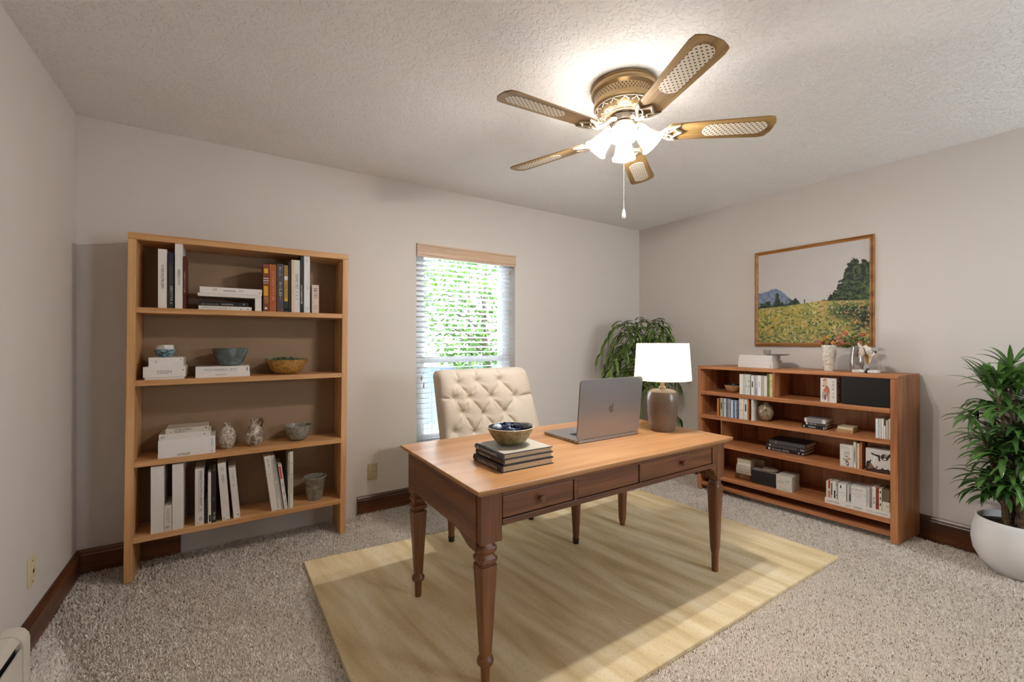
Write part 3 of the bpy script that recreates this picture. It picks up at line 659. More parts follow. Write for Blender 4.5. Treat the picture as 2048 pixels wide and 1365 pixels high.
# third shelf
TH = 'white books stacked on the third shelf of the tall bookcase'
flat(LS, .018, Z3, 315.5, 430.5, .024, .17, WHITE, 'lowest white book of the third-shelf stack, black title', TH, texts=[('KATIERXAPP', .33, .55, .2, .72, INK), ('22', .92, .96, .3, .6, INK)], hard=False)
flat(LS, .018, Z3+.0242, 316, 430.5, .070, .17, WHITE, 'very thick blank white book in the third-shelf stack', TH, marks=[(.92, .96, .15, .85, plain('#c5cdd0', .5))], hard=False)
flat(LS, .022, Z3+.0944, 317.5, 421, .031, .16, WHITE2, 'white book under the topmost book of third-shelf stack', TH, texts=[('IIBN', .03, .11, .3, .7, GREYINK)], marks=[(.87, .89, .4, .6, INK)], hard=False)
flat(LS, .03, Z3+.1256, 331, 416, .026, .15, plain('#cbbfb1', .6), 'topmost small book of third-shelf stack, black script title', TH, texts=[('LIC Buerd Ramu', .2, .62, .5, .88, INK), ('Perseman of', .2, .44, .12, .42, INK)], marks=[(.94, .97, .5, .8, INK), (.1, .12, .2, .35, INK)], hard=False)
def jug_prof(r, h): return [(0, 0), (r*.5, 0), (r*.8, h*.12), (r*.97, h*.3), (r, h*.45), (r*.93, h*.62), (r*.7, h*.78), (r*.42, h*.87), (r*.3, h*.9), (r*.3, h*.94), (r*.38, h), (r*.3, h), (r*.22, h*.93), (0, h*.9)]
vessel('round_vase', 'round mottled grey vase beside the third-shelf book stack', 'vase', LS, 454, 36.5, 846, .09, Z3, jug_prof, MOT, 32)
o, rr, h, D = vessel('jug', 'mottled brown jug with curled handle on third shelf', 'jug', LS, 509, 39, 838, .09, Z3, lambda r, h: [(0, 0), (r*.5, 0), (r*.85, h*.14), (r, h*.32), (r*.96, h*.48), (r*.72, h*.66), (r*.44, h*.76), (r*.38, h*.84), (r*.46, h*.98), (r*.5, h), (r*.38, h), (r*.3, h*.85), (0, h*.8)], speckle('brown_mottled_glaze', [(.3, '#54402f'), (.44, '#857262'), (.56, '#b5a695'), (.63, '#c9bcab'), (.72, '#9a7f5e')], 48, .28, 8, 1.0, .4), 36, wob=lambda a, z: 1+.05*math.cos(a*7)*(z < .08))
mb = MB(); mb.tube([(rr*.35, 0, h*.80), (rr*.48, -.004, h*.97), (rr*.72, -.006, h*1.0), (rr*.84, -.005, h*.88), (rr*.72, -.003, h*.74), (rr*.55, 0, h*.64)], [.004, .006, .008, .009, .007, .003], 8); mb.build('handle', plain('#5e4433', .3), o)
vessel('stoneware_bowl', 'grey-green stoneware bowl at right of third shelf', 'bowl', LS, 595.5, 56, 850, .11, Z3, lambda r, h: bowl_prof(r, h, r*.42, .004, .5), STONE)
# bottom shelf
def leanup(pb0, pb1, pt0, ptop, v, depth, mat, label, **k):
    u0, _, D0 = LS.hit(pb0, 682, v); u1, _, _ = LS.hit(pb1, 682, v); ut, zt, _ = LS.hit(pt0, ptop, v)
    a = math.atan2(ut-u0, zt-Z4); th = (u1-u0)*math.cos(a)-.0006
    u_s, z_s = u0, Z4
    if a < 0: z_s = Z4+th*math.sin(-a)*0+.0; 
    o = book(LS, u0, v, Z4+max(0, math.sin(a)*th)*1.0, max(.004, th), math.hypot(ut-u0, zt-Z4), depth, False, mat, label, BS, a, **k); return o
up(LS, .014, Z4, 301.5, 328, 933, .2, WHITE, 'wide blank white binder leftmost on the bottom shelf', BS, hard=False)
up(LS, .014, Z4, 328.5, 343.5, 1011, .17, WHITE2, 'short white book between the two blank white binders', BS, texts=[('T EDDOIITT', .12, .7, .3, .7, GREYINK), ('ENG', .8, .8+.09, .15, .75, INK)], hard=False)
up(LS, .014, Z4, 344.5, 367, 928, .2, WHITE, 'narrower blank white binder second tallest on bottom shelf', BS, hard=False)
up(LS, .014, Z4, 390, 408, 938, .19, WHITE, 'white book with long ruled title and circle mark, bottom shelf', BS, texts=[('EEEEETDIITETOIEEIT  D', .03, .76, .55, .8, INK), ('O', .86, .92, .45, .8, INK)], marks=[(.03, .77, .40, .43, GREYINK), (.96, .975, .25, .32, INK)], hard=False)
up(LS, .03, Z4, 409.5, 415.3, 998, .15, plain('#33302d', .5), 'short dark book beside the long ruled title book', BS)
up(LS, .014, Z4, 416, 422.3, 945, .19, WHITE, 'thin white book with black foot, bottom shelf', BS, marks=[(.84, .97, .3, .9, INK)], hard=False)
up(LS, .016, Z4, 423, 432.5, 941, .18, plain('#2e2522', .4), 'dark photo-spined book with white marks near its foot', BS, texts=[('VW', .8, .86, .3, .8, LT), ('MV', .88, .95, .2, .9, LT), ('S', .52, .6, .35, .6, GREYINK)])
leanup(444.5, 460.5, 435, 928, .014, .19, WHITE, 'leaning white book with grey script title, nearer the dark book', texts=[('DDI', .07, .13, .3, .7, GREYINK), ('AMBBO', .2, .36, .35, .7, GREYINK)], marks=[(.95, .97, .2, .3, INK)], hard=False)
leanup(467.5, 481, 457, 936.5, .014, .18, WHITE, 'leaning white book with outlined grey title, standing alone', texts=[('OTRETI B', .05, .37, .3, .7, plain('#b4aea8', .5))], marks=[(.93, .95, .6, .8, INK), (.97, .98, .8, .9, INK)], hard=False)
leanup(543.8, 556.5, 528, 914, .014, .2, WHITE, 'leaning white book with dark side at left of slanted group', texts=[('OI', .05, .11, .35, .7, GREYINK), ('S:', .15, .21, .4, .7, GREYINK), (':.', .32, .4, .3, .6, GREYINK)], hard=False)
leanup(557, 564.5, 541, 912.5, .014, .19, plain('#d6d2cc', .6), 'second leaning book of slanted group, dotted black title', texts=[('OIEAODEETOEI', .03, .45, .2, .75, plain('#5c5a5a', .5)), ('IBOEIIOO', .52, .78, .3, .75, GREYINK)], hard=False)
leanup(565, 568.2, 547, 913.5, .014, .19, plain('#a79588', .6), 'thin greyish leaning book in slanted group', hard=False)
leanup(569, 576, 556, 930.5, .014, .17, WHITE, 'leaning white book with red panel on its spine', texts=[('II CS', .42, .5, .3, .8, INK), ('O', .62, .69, .3, .75, INK), ('BOE', .8, .95, .4, .8, GREYINK)], marks=[(.03, .32, .1, .75, plain('#c4574a', .5))], hard=False)
up(LS, .016, Z4, 576.6, 578.4, 906, .19, plain('#d9d4c6', .6), 'narrow upright cream book behind the red-panelled book', BS, texts=[('BEIIIE', .15, .4, .2, .8, INK)], hard=False)
up(LS, .014, Z4, 579, 586.5, 903.5, .19, plain('#dcd7ca', .6), 'upright cream book ending the slanted group', BS, texts=[('I   EEIIIE', .2, .75, .35, .6, GREYINK)], hard=False)
vessel('planter_cup', 'grey stoneware tumbler at right of the bottom shelf', 'tumbler', LS, 629.5, 48, 952, .10, Z4, lambda r, h: [(0, 0), (r*.60, 0), (r*.64, h*.06), (r*.94, h*.94), (r, h*.97), (r*.99, h), (r*.92, h), (r*.86, h*.92), (r*.56, h*.08), (0, h*.06)], STONE)

# ------------------------------------------------------------------ low bookcase along the right-hand wall
FLx, FLy, FRx, FRy = 3.295, 2.19, 3.392, .917
RS = Frame(FLx, FLy, math.atan2(FRy-FLy, FRx-FLx)); RU = math.hypot(FRx-FLx, FRy-FLy)
def rloc(x, y): dx, dy = x-RS.ox, y-RS.oy; return (dx*RS.c+dy*RS.s, -dx*RS.s+dy*RS.c)
RBL, RBR = rloc(3.705, 2.175), rloc(3.705, .893)
A1, A2, A3, A4, A5 = 1.032, .825, .631, .413, .147
def low_bookcase():
    r = thing('low_bookcase', 'red-brown wooden low bookcase standing along the wall under the picture', 'bookcase', RS.w(0, 0), (0, 0, RS.a))
    t = .036; U = RU
    def bk(u): f = u/U; return Vector((RBL[0]+(RBR[0]-RBL[0])*f, RBL[1]+(RBR[1]-RBL[1])*f))
    def slab(f0, f1, z0, z1, nm, mat, v0=0, bd=0.0, par=None):
        a, b = f0*U, f1*U; p, q = bk(a), bk(b); sc = 1-bd
        B = [(a, v0), (b, v0), (b+(q.x-b)*sc, q.y*sc), (a+(p.x-a)*sc, p.y*sc)]
        mb = MB(); mb.hexa([(x, y, z0) for x, y in B], [(x, y, z1) for x, y in B]); return mb.build(nm, mat, r, bevel=.0015, seg=1)
    f = t/U; ft = .02/U
    slab(0, ft, 0, A1-.0243, 'side_panel', cherry('z')); slab(1-f, 1, 0, A1-.0243, 'side_panel', cherry('z'))
    slab(0, 1, A1-.024, A1, 'top_panel', cherry('x'), -.003)
    e = .0003/U
    for z in (A2, A3, A4, A5): slab(ft+e, 1-f-e, z-.031, z, 'shelf', cherry('x'), .001, .03)
    slab(ft+e, 1-f-e, .036, .062, 'plinth_shelf', cherry('x'), .012, .03)
    # back panel
    p, q = bk(ft*U+.001), bk(U-t-.001); mb = MB(); k = .985; P = [(p.x*1, p.y*.972), (q.x-.0, q.y*.972), (q.x, q.y*.995), (p.x, p.y*.995)]
    mb.hexa([(x, y, .063) for x, y in P], [(x, y, A1-.0245) for x, y in P]); mb.build('back_panel', cherry('z'), r)
    up_ = RS.hit(1545.5, 682, .004)[0]; mb = MB(); mb.box(up_, up_+.014, .004, .33, A2+.0003, A1-.0245); mb.build('divider', cherry('z'), r)
    up_ = RS.hit(1441.5, 682, .004)[0]; mb = MB(); mb.box(up_, up_+.006, .004, .36, A4+.0003, A3-.0313); mb.build('divider', cherry('z'), r)
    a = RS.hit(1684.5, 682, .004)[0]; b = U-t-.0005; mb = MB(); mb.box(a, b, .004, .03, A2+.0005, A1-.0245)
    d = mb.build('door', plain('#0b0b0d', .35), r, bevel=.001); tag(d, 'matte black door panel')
    return r
low_bookcase()
RA = 'pale books on the upper shelf of the low bookcase'; RB = 'books on the second shelf of the low bookcase'
def pale(h): return plain(h, .6)
o, rr, h, D = vessel('dark_bowl', 'brown bowl with glossy black inside on upper shelf of low bookcase', 'bowl', RS, 1465, 35, 768, .10, A2, lambda r, h: bowl_prof(r, h, r*.4, .004, .5), [plain('#b3875f', .4), plain('#121211', .12)], mats=[0]*9+[1]*12)
for p0, p1, pt, col, lab, tx in (
    (1479, 1486, 748.5, '#dcd6ca', 'white book leftmost of pale books beside the dark bowl', None),
    (1486.2, 1490.6, 748.5, '#b9bcb6', 'narrow grey-white book second in row beside dark bowl', None),
    (1490.8, 1495.8, 748.8, '#d3cfc2', 'cream book with dark dash, third in the pale row', '- I'),
    (1496, 1500.6, 748.8, '#cbc7ba', 'cream-grey book in the pale row before the shadowed gap', 'I I'),
    (1502.3, 1507.8, 750.8, '#e0dcd6', 'white book just right of the gap in the pale row', '1'),
    (1508, 1510.8, 751, '#a6a3a0', 'thin grey book in the middle of the pale row', None),
    (1511, 1515, 751, '#c9c3cc', 'white book with violet lower spine in the pale row', 'V'),
    (1515.2, 1522, 751, '#e6e3dd', 'bright white book with grey title in the pale row', 'JIVEAT'),
    (1522.2, 1527.4, 751.6, '#a9a59b', 'grey-beige book right of the bright titled white book', None),
    (1527.6, 1530.4, 751.8, '#d8d4ca', 'slim pale book before two thin whites of the pale row', None),
    (1530.6, 1534, 752, '#e2ddd2', 'thin white book beside the olive green book', None),
    (1534.3, 1538.6, 748, '#6f7142', 'olive green book near right of the pale row', '='),
    (1539, 1545, 748, '#d3c083', 'pale yellow book at right end beside the wooden divider', 'II O')):
    mk = [(.62, .95, .1, .9, plain('#8d8ab4', .5))] if 'violet' in lab else []
    up(RS, .012, A2, p0, p1, pt, .13, pale(col), lab, RA, texts=[(tx, .3, .6, .3, .7, INK)] if tx else [], marks=mk, hard=False)
# white boxed book beside the black door
def art_book(p0, p1, ptop, z, depth, v, label, paint, mat=WHITE, name='box_set', cat='box'):
    u0, zt, _ = RS.hit(p0, ptop, v); u1 = RS.hit(p1, 682, v)[0]; w = u1-u0; h = zt-z
    rt = thing(name, label, cat, RS.w(u0, v, z), (0, 0, RS.a)); mb = MB(); mb.box(0, w, 0, depth, 0, h); mats = [mat]
    def mi(m):
        if m not in mats: mats.append(m)
        return mats.index(m)
    def poly(pts, m, y=-.0004): mb.add([(w*a, y, h*b) for a, b in pts], [tuple(range(len(pts)))], mi(m))
    def ell(ca, cb, ra, rb, m, y=-.0005, n=20, rot=0):
        mb.add([(w*(ca+ra*math.cos(t)*math.cos(rot)-rb*math.sin(t)*math.sin(rot)), y, h*(cb+ra*math.cos(t)*math.sin(rot)+rb*math.sin(t)*math.cos(rot))) for t in np.linspace(0, 2*PI, n, endpoint=False)], [tuple(range(n))], mi(m))
    def txt(t, a0, a1, b0, b1, m, vert=False):
        fn = (lambda a, b: (w*(a0+(a1-a0)*b), -.0006, h*(b1-(b1-b0)*a))) if vert else (lambda a, b: (w*(a0+(a1-a0)*a), -.0006, h*(b0+(b1-b0)*b)))
        put_text(mb, t, fn, mi(m))
    paint(mb, poly, ell, txt, w, h, depth, mi)
    mb.build('case', mats, rt, bevel=0); 
    return rt, w, h
def paint_a(mb, poly, ell, txt, w, h, d, mi):
    tan, red, dk, gr = plain('#c9a58c', .6), plain('#b9664c', .6), plain('#4f4440', .6), plain('#a7958a', .6)
    poly([(.02, .02), (.46, .02), (.46, .98), (.02, .98)], plain('#d3c9c0', .6), -.0002)
    ell(.29, .9, .12, .08, red); ell(.3, .78, .13, .12, tan, -.0006); ell(.42, .45, .16, .24, plain('#a3654c', .6), -.0004, rot=.2); ell(.33, .5, .16, .07, red, -.0007, rot=.1)
    ell(.24, .3, .14, .2, gr, -.0005, rot=-.3); ell(.3, .2, .05, .12, dk, -.0008); ell(.2, .67, .06, .03, dk, -.0009); ell(.5, .2, .07, .2, plain('#b58a78', .6), -.0005)
    txt('S D A', .74, .85, .5, .88, dk, True); txt('IC', .77, .86, .32, .42, dk, True); txt('8', .78, .86, .2, .27, dk)
    for zz, yy in ((.8, .3), (.66, .65), (.3, .5), (.2, .75)):
        mb.add([(w+.0004, d*(yy-.15), h*(zz-.04)), (w+.0004, d*(yy+.15), h*(zz-.02)), (w+.0004, d*(yy+.1), h*(zz+.05)), (w+.0004, d*(yy-.1), h*(zz+.03))], [(0, 1, 2, 3)], mi(dk))
art_book(1641, 1673, 755.5, A2, .09, .02, 'white illustrated boxed book beside the black door panel', paint_a, plain('#d6cec4', .55))
# second shelf
for i, (p0, p1, pt, col, lab, tx) in enumerate((
    (1434, 1438, 797, '#b5713a', 'orange-brown book leftmost on second shelf of low bookcase', None),
    (1440.4, 1445.4, 796, '#b3aa90', 'beige book beside the leftmost orange-brown book', 'I'),
    (1445.6, 1447.8, 796.5, '#8f8a78', 'thin olive-grey book third from left on second shelf', None),
    (1448, 1452, 797, '#c6cbc8', 'grey-white book before the blue-grey books', 'I='),
    (1452.2, 1456.2, 797.5, '#646c86', 'slate blue book in the left blue-grey cluster', 'S'),
    (1456.4, 1461, 798, '#9c9aa0', 'grey book with white flecks in blue-grey cluster', 'o='),
    (1462.3, 1465.5, 800, '#dcdad8', 'white book dividing the slate blue and bright blue books', None),
    (1465.7, 1470, 800.5, '#5d7192', 'bright blue book right of the dividing white book', 'III'),
    (1470.2, 1472.6, 800.8, '#bcc4cc', 'thin pale blue book between two blue books', None),
    (1472.8, 1476.6, 801, '#50617f', 'darker blue book at right of the blue cluster', 'II'),
    (1478, 1487.6, 796.5, '#d6c8b4', 'wide cream book, tallest on the second shelf', '. :'),
    (1488, 1494.8, 798, '#ccd0c4', 'pale green-white book with dark dash next to wide cream book', '-'),
    (1495, 1497.8, 799, '#b86f38', 'thin bright orange book near the ornate vase', None),
    (1502.6, 1506.8, 799, '#cfcabf', 'white book with dotted spine nearest the ornate vase', ': .'))):
    up(RS, .012, A3, p0, p1, pt, .14, pale(col), lab, RB, texts=[(tx, .25, .6, .3, .7, INK)] if tx else [], hard=False)
VASE2 = speckle('ornate_glaze', [(.3, '#33271d'), (.44, '#75654f'), (.54, '#a3947a'), (.64, '#93602f'), (.74, '#4e3b2a')], 55, .2, 8, 1.2, .35)
vessel('ornate_vase', 'round mottled brown vase on second shelf of low bookcase', 'vase', RS, 1531.5, 33, 804, .09, A3, lambda r, h: [(0, 0), (r*.35, 0), (r*.7, h*.1), (r*.95, h*.32), (r, h*.5), (r*.92, h*.7), (r*.65, h*.87), (r*.38, h*.94), (r*.42, h), (r*.3, h), (r*.25, h*.93), (0, h*.9)], VASE2, 32)
S1 = 'books stacked on the second shelf of the low bookcase'
flat(RS, .03, A3, 1603.5, 1650, .022, .16, BLACK, 'black titled book lowest in stack right of the ornate vase', S1, texts=[('VEROBON', .28, .6, .25, .75, LT)], marks=[(.07, .13, .25, .75, LT), (.93, .97, .2, .8, LT)])
flat(RS, .035, A3+.0222, 1610.5, 1651.5, .019, .16, plain('#3a3735', .5), 'dark book in the middle of stack right of ornate vase', S1, texts=[('OLIOI  TEP', .2, .55, .25, .75, LT)], marks=[(.04, .12, .1, .9, LT)])
flat(RS, .032, A3+.0414, 1609, 1651, .028, .15, plain('#8f8984', .5), 'grey book on top of stack right of the ornate vase', S1, texts=[('AITEIICSAIAHEIIR', .15, .8, .35, .72, plain('#55504d', .5))], marks=[(0, .1, 0, 1, LT), (.85, 1, 0, 1, LT)])
flat(RS, .055, A3, 1672, 1706, .019, .13, plain('#b08a5c', .7), 'small tan book lying under the cream notebook', S1, pages=plain('#c9a878', .8))
flat(RS, .057, A3+.0192, 1675, 1706, .017, .11, plain('#cdbd9e', .7), 'small cream notebook on top of the small tan book', S1, pages=plain('#d6c8aa', .8))
RC = 'white books at the right end of the second shelf of the low bookcase'
for p0, p1, pt, col, lab in ((1751, 1756.6, 837.5, '#dcd9d4', 'white book leftmost of group at right end of second shelf'), (1757, 1762.6, 838, '#c3c2c0', 'grey-white book second in the right end group'),
    (1763, 1767.4, 838, '#dedbd6', 'white book left of the short white one, right end group'), (1767.8, 1771, 852, '#e6e3de', 'short white book in the right end group'),
    (1772, 1776, 841, '#cdb5a0', 'white and orange book in the right end group'), (1776.8, 1781.5, 838.5, '#b9beb4', 'pale green-grey book rightmost on second shelf')):
    up(RS, .014, A3, p0, p1, pt, .13, pale(col), lab, RC, hard=False, texts=[('I a', .2, .4, .3, .7, GREYINK)] if 'grey' in lab else [])
# third shelf
S2 = 'black albums on the third shelf of the low bookcase'
flat(RS, .10, A4, 1532, 1609.5, .024, .2, plain('#141416', .35), 'lowest black album of three with white lettering', S2, texts=[('Ernonders RIOFL', .17, .62, .25, .75, LT)], marks=[(.06, .12, .2, .8, LT), (.84, .87, .3, .7, LT), (.93, .98, .3, .65, LT)])
flat(RS, .10, A4+.0242, 1532.5, 1610, .026, .2, plain('#2b2427', .4), 'middle black album of three with purplish spine band', S2, marks=[(.08, .12, .3, .8, LT), (.14, .8, .15, .85, plain('#4a4048', .5)), (.88, .98, .55, .65, LT), (.88, .98, .3, .4, LT)])
flat(RS, .095, A4+.0504, 1537.5, 1612.5, .032, .2, plain('#1b1a1b', .4), 'top black album of three on the third shelf', S2, marks=[(.02, .96, .1, .85, plain('#4b494a', .45)), (.2, .21, .1, .85, LT)])
def paint_b(mb, poly, ell, txt, w, h, d, mi):
    dk, gr, tan = plain('#2d2826', .6), plain('#7f7a76', .6), plain('#b79a72', .6)
    txt('SAEOIT DIKEOI', .08, .6, .86, .92, gr); poly([(.06, .8), (.8, .8), (.8, .81), (.06, .81)], gr)
    txt('CEOAU', .38, .75, .64, .71, dk); txt('JOOL', .3, .75, .54, .63, dk); ell(.5, .47, .16, .03, gr)
    ell(.62, .34, .2, .07, tan, -.0004, rot=.3); ell(.38, .3, .14, .05, dk, rot=-.3); ell(.38, .3, .09, .025, plain('#d6d0c8', .6), -.0007, rot=-.3); ell(.57, .15, .13, .1, dk, rot=-.7); ell(.56, .15, .07, .05, plain('#d6d0c8', .6), -.0007, rot=-.7)
art_book(1680, 1706, 888, A4, .1, .03, 'white book facing forward with black oval drawings, third shelf', paint_b, plain('#d3ccc2', .55), 'picture_book', 'book')
for p0, p1, pt, col, lab, tx in ((1706.8, 1712.6, 884, '#d9d2c6', 'cream-white book beside the forward-facing picture book', '!'), (1714, 1719.2, 887, '#d8b797', 'peach book with dark dots on third shelf of low bookcase', '. . : .'), (1720, 1724, 884.5, '#a9683f', 'orange-brown book beside the abstract picture box', None)):
    up(RS, .03, A4, p0, p1, pt, .13, pale(col), lab, 'upright books on the third shelf of the low bookcase', texts=[(tx, .1, .9, .3, .7, INK)] if tx else [], hard=False)
def paint_c(mb, poly, ell, txt, w, h, d, mi):
    br, dk, gr, w2 = plain('#3a2016', .5), plain('#1f1815', .5), plain('#8d8781', .6), plain('#e2dedb', .6)
    poly([(0, 0), (1, 0), (1, .16), (.7, .2), (.5, .14), (.3, .22), (.12, .3), (0, .2)], br, -.0003)
    poly([(.1, .1), (.36, .2), (.2, .4), (.12, .46)], plain('#7d5a45', .6), -.0005); poly([(.02, .2), (.12, .18), (.16, .4), (.1, .46), (.03, .4)], dk, -.0006); poly([(.16, .34), (.24, .48), (.2, .52), (.12, .4)], dk, -.0007)
    poly([(.22, .84), (.4, .78), (.6, .76), (.6, .68), (.42, .7), (.24, .76)], dk, -.0006); poly([(.5, .72), (.6, .72), (.6, .5), (.54, .5)], dk, -.0005)
    ell(.78, .7, .16, .14, dk, -.0006); ell(.82, .76, .07, .06, gr, -.0008); ell(.78, .63, .06, .04, w2, -.0008); poly([(.9, .66), (1, .74), (1, .9), (.9, .8)], dk, -.0006)
    ell(.6, .78, .03, .02, w2, -.0009); poly([(.66, .16), (.96, .14), (.96, .2), (.8, .26), (.66, .24)], dk, -.0006); ell(.8, .22, .09, .03, w2, -.0008); poly([(.4, .2), (.48, .3), (.5, .18)], br, -.0006)
    poly([(.3, .3), (.45, .75), (.36, .8), (.3, .6)], plain('#d8d9dc', .6), -.0002)
art_book(1731.5, 1780.5, 895.5, A4, .12, .02, 'square box with abstract black and brown picture on third shelf', paint_c, plain('#c9c3bc', .5), 'picture_box', 'box')
# fourth shelf: papers, boxes
S3 = 'pale books piled at left of the fourth shelf of the low bookcase'
z = A5
rt = thing('leather_case', 'brown leather case under the pile of pale books', 'case', RS.w(RS.hit(1469, 682, .06)[0], .06, z), (0, 0, RS.a)); w = RS.hit(1501, 682, .06)[0]-RS.hit(1469, 682, .06)[0]
mb = MB(); mb.box(0, w, 0, .14, 0, .042); mb.build('body', speckle('brown_leather', [(.3, '#3a2116'), (.6, '#6b3d22'), (.8, '#8d5a34')], 25, .35, 5, .8, .1), rt, bevel=.012, seg=3)
mb = MB(); mb.box(w*.4, w*.44, -.002, .0, .012, .03); mb.build('clasp', plain('#b89b6a', .3, .8), rt)
zz = z+.0425
for t, p0, p1, dv, col, lab in ((.022, 1472.5, 1502, .07, '#a89b85', 'tan-grey book lowest in pile on leather case'), (.020, 1472, 1501, .068, '#b5a993', 'second lowest beige book in pile on leather case'), (.027, 1473, 1501, .07, '#c2b7a3', 'thickest beige book in middle of pile on leather case'), (.014, 1475, 1500.5, .066, '#e6e0d6', 'bright white book in the upper part of pile on leather case'), (.014, 1474.5, 1501, .07, '#c9bea9', 'cream book second from top of pile on leather case'), (.016, 1474.5, 1500.5, .067, '#c4b595', 'topmost cream book of pile on leather case')):
    flat(RS, dv, zz, p0, p1, t, .1, pale(col), lab, S3, hard=False); zz += t+.0008
def crate(name, label, cat, p0, p1, ptop, v, z, d, mat, lid=None, text=None):
    u0, zt, _ = RS.hit(p0, ptop, v); u1 = RS.hit(p1, 682, v)[0]; w, h = u1-u0, zt-z
    rt = thing(name, label, cat, RS.w(u0, v, z), (0, 0, RS.a)); mb = MB(); mats = [mat]; mb.box(0, w, 0, d, 0, h)
    if text:
        for (t, a0, a1, b0, b1, m) in text:
            if m not in mats: mats.append(m)
            put_text(mb, t, lambda a, b: (w*(a0+(a1-a0)*a), -.0005, h*(b0+(b1-b0)*b)), mats.index(m))
    mb.build('body', mats, rt, bevel=.0015)
    if lid: mb = MB(); mb.box(.002, w-.002, .002, d-.002, h, h+.002); mb.build('lid', lid, rt)
    return rt, w, h
rt, w, h = crate('tan_box', 'tan box standing behind the black box on fourth shelf', 'box', 1505, 1529, 917, .17, A5, .08, plain('#a08a70', .7))
rt, wB, hB = crate('black_box', 'black box with grey lid on the fourth shelf', 'box', 1502.5, 1551, 938, .05, A5, .105, plain('#1c1916', .5), plain('#8d8274', .6))
mb = MB(); u = RS.hit(1541, 682, .10)[0]; mb.lathe([(0, 0), (.05, 0), (.055, .01), (.045, .02), (.022, .022), (.020, .016), (0, .014)], 28); o = mb.build('dish', plain('#877a66', .5), None, loc=RS.w(u, .10, A5+hB+.0022)); tag(o, 'grey-brown dish with dark hollow lying on the black box', 'dish')
rt, w1, h1 = crate('white_box', 'lower of two white boxes beside the black box', 'box', 1552.5, 1584, 971.5, .035, A5, .15, plain('#cfc9bb', .6), None, [('LITOOOOIT', .1, .9, .45, .7, GREYINK), ('IEOI', .4, .6, .3, .5, plain('#6b7a70', .5))])
rt, w2, h2 = crate('white_box', 'upper of two white boxes beside the black box', 'box', 1552, 1583.5, 948.5, .035, A5+h1+.001, .14, plain('#cbc3b4', .6), None, [('EITITOI', .08, .5, .3, .5, GREYINK), ('BOOC', .62, .9, .48, .64, plain('#5a6070', .5))])
# long white book with books standing on it
u0 = RS.hit(1650, 682, .014)[0]; uE = RU-.037
flat_lab = 'long white book carrying the upright books at lower right'
rtb = book(RS, u0, .010, A5, .034, uE-u0, .2, True, WHITE, flat_lab, None, texts=[('MAIOVTOMADE', .04, .24, .35, .65, INK), ('OUIT', .34, .42, .3, .6, GREYINK), ('GTRIIO', .46, .6, .25, .68, plain('#55504c', .5)), ('OUTB I OHOEODS', .65, .96, .3, .62, GREYINK)], hard=False)
ZT = A5+.0345; RD = 'upright books standing on the long white book'
RED = plain('#9c2d22', .5)
for p0, p1, pt, col, lab, tx, mk in (
    (1652.5, 1655.6, 961.5, '#d8d3cc', 'narrow white book leftmost on the long white book', None, ()),
    (1655.8, 1660.8, 961, '#d0b9ac', 'white book with red upper spine near left of long white book', None, [(0, .45, .2, .9, RED), (.6, .95, .2, .8, plain('#b8604a', .5))]),
    (1661.2, 1666, 962.5, '#ddd2c2', 'cream book right of the red-topped white book', 'I', [(.5, .98, .1, .5, plain('#c99a80', .5))]),
    (1666.2, 1671, 963.5, '#e2dbd0', 'pale book with black lower patch, on the long white book', None, [(.5, .95, .35, .95, INK)]),
    (1671.2, 1675, 964.5, '#c6c0b8', 'grey-white striped book left of the wide white book', '| |', ()),
    (1694.5, 1697.6, 970, '#d8d4ce', 'thin white book between the two wide white books', None, ()),
    (1698, 1701.6, 971, '#bfb9b4', 'narrow black-marked white book left of the widest book', 'IBODI', [(.5, .9, .2, .9, plain('#3a2e30', .5))]),
    (1734, 1739, 975, '#d6d2cb', 'white book with faint script right of the widest book', 'OIOIAD', ()),
    (1739.4, 1744, 976, '#8f887c', 'grey book between two white books on long white book', None, ()),
    (1744.4, 1751.6, 974.5, '#e4e0d8', 'bright white book left of the red book', '. o', ()),
    (1752.2, 1757, 976, '#9c2d22', 'red book standing on the long white book', 'I I', ()),
    (1757.8, 1763.8, 978, '#ddd6c6', 'cream book right of the red book', '- - -', ())):
    up(RS, .02, ZT, p0, p1, pt, .13, pale(col), lab, RD, texts=[(tx, .1, .8, .3, .7, INK)] if tx else [], marks=mk, hard=False)
def paint_d(mb, poly, ell, txt, w, h, d, mi):
    txt('1', .25, .4, .72, .9, plain('#2a2625', .5)); txt('IEITI', .2, .8, .45, .5, GREYINK); txt('3', .75, .85, .3, .38, GREYINK); txt('-', .4, .5, .3, .32, INK)
art_book(1676, 1692.5, 966, ZT, .12, .022, 'wide white book with a black figure mark on long white book', paint_d, plain('#ded9d2', .55), 'book', 'book')
def paint_e(mb, poly, ell, txt, w, h, d, mi):
    txt('FOU FIMA DAET', .06, .75, .76, .86, GREYINK); poly([(.04, .6), (.96, .6), (.96, .615), (.04, .615)], GREYINK); txt('o oio o oooooo', .05, .7, .5, .55, GREYINK); txt('mo ono', .3, .6, .42, .46, GREYINK); txt('I F', .85, .95, .5, .56, GREYINK)
art_book(1702.2, 1733, 971, ZT, .12, .022, 'widest white book with grey text lines on the long white book', paint_e, plain('#ddd7d0', .55), 'book', 'book')
rt, w3, h3 = crate('white_book', 'low white book lying under the olive box', 'book', 1764.4, 1779.5, 1003, .02, ZT, .13, plain('#dcd5c4', .6), None, [('60', .5, .9, .4, .75, GREYINK)])
crate('olive_box', 'dark olive box on the low white book in the corner', 'box', 1764.6, 1779.5, 979, .022, ZT+h3+.001, .12, plain('#6b5c45', .7))
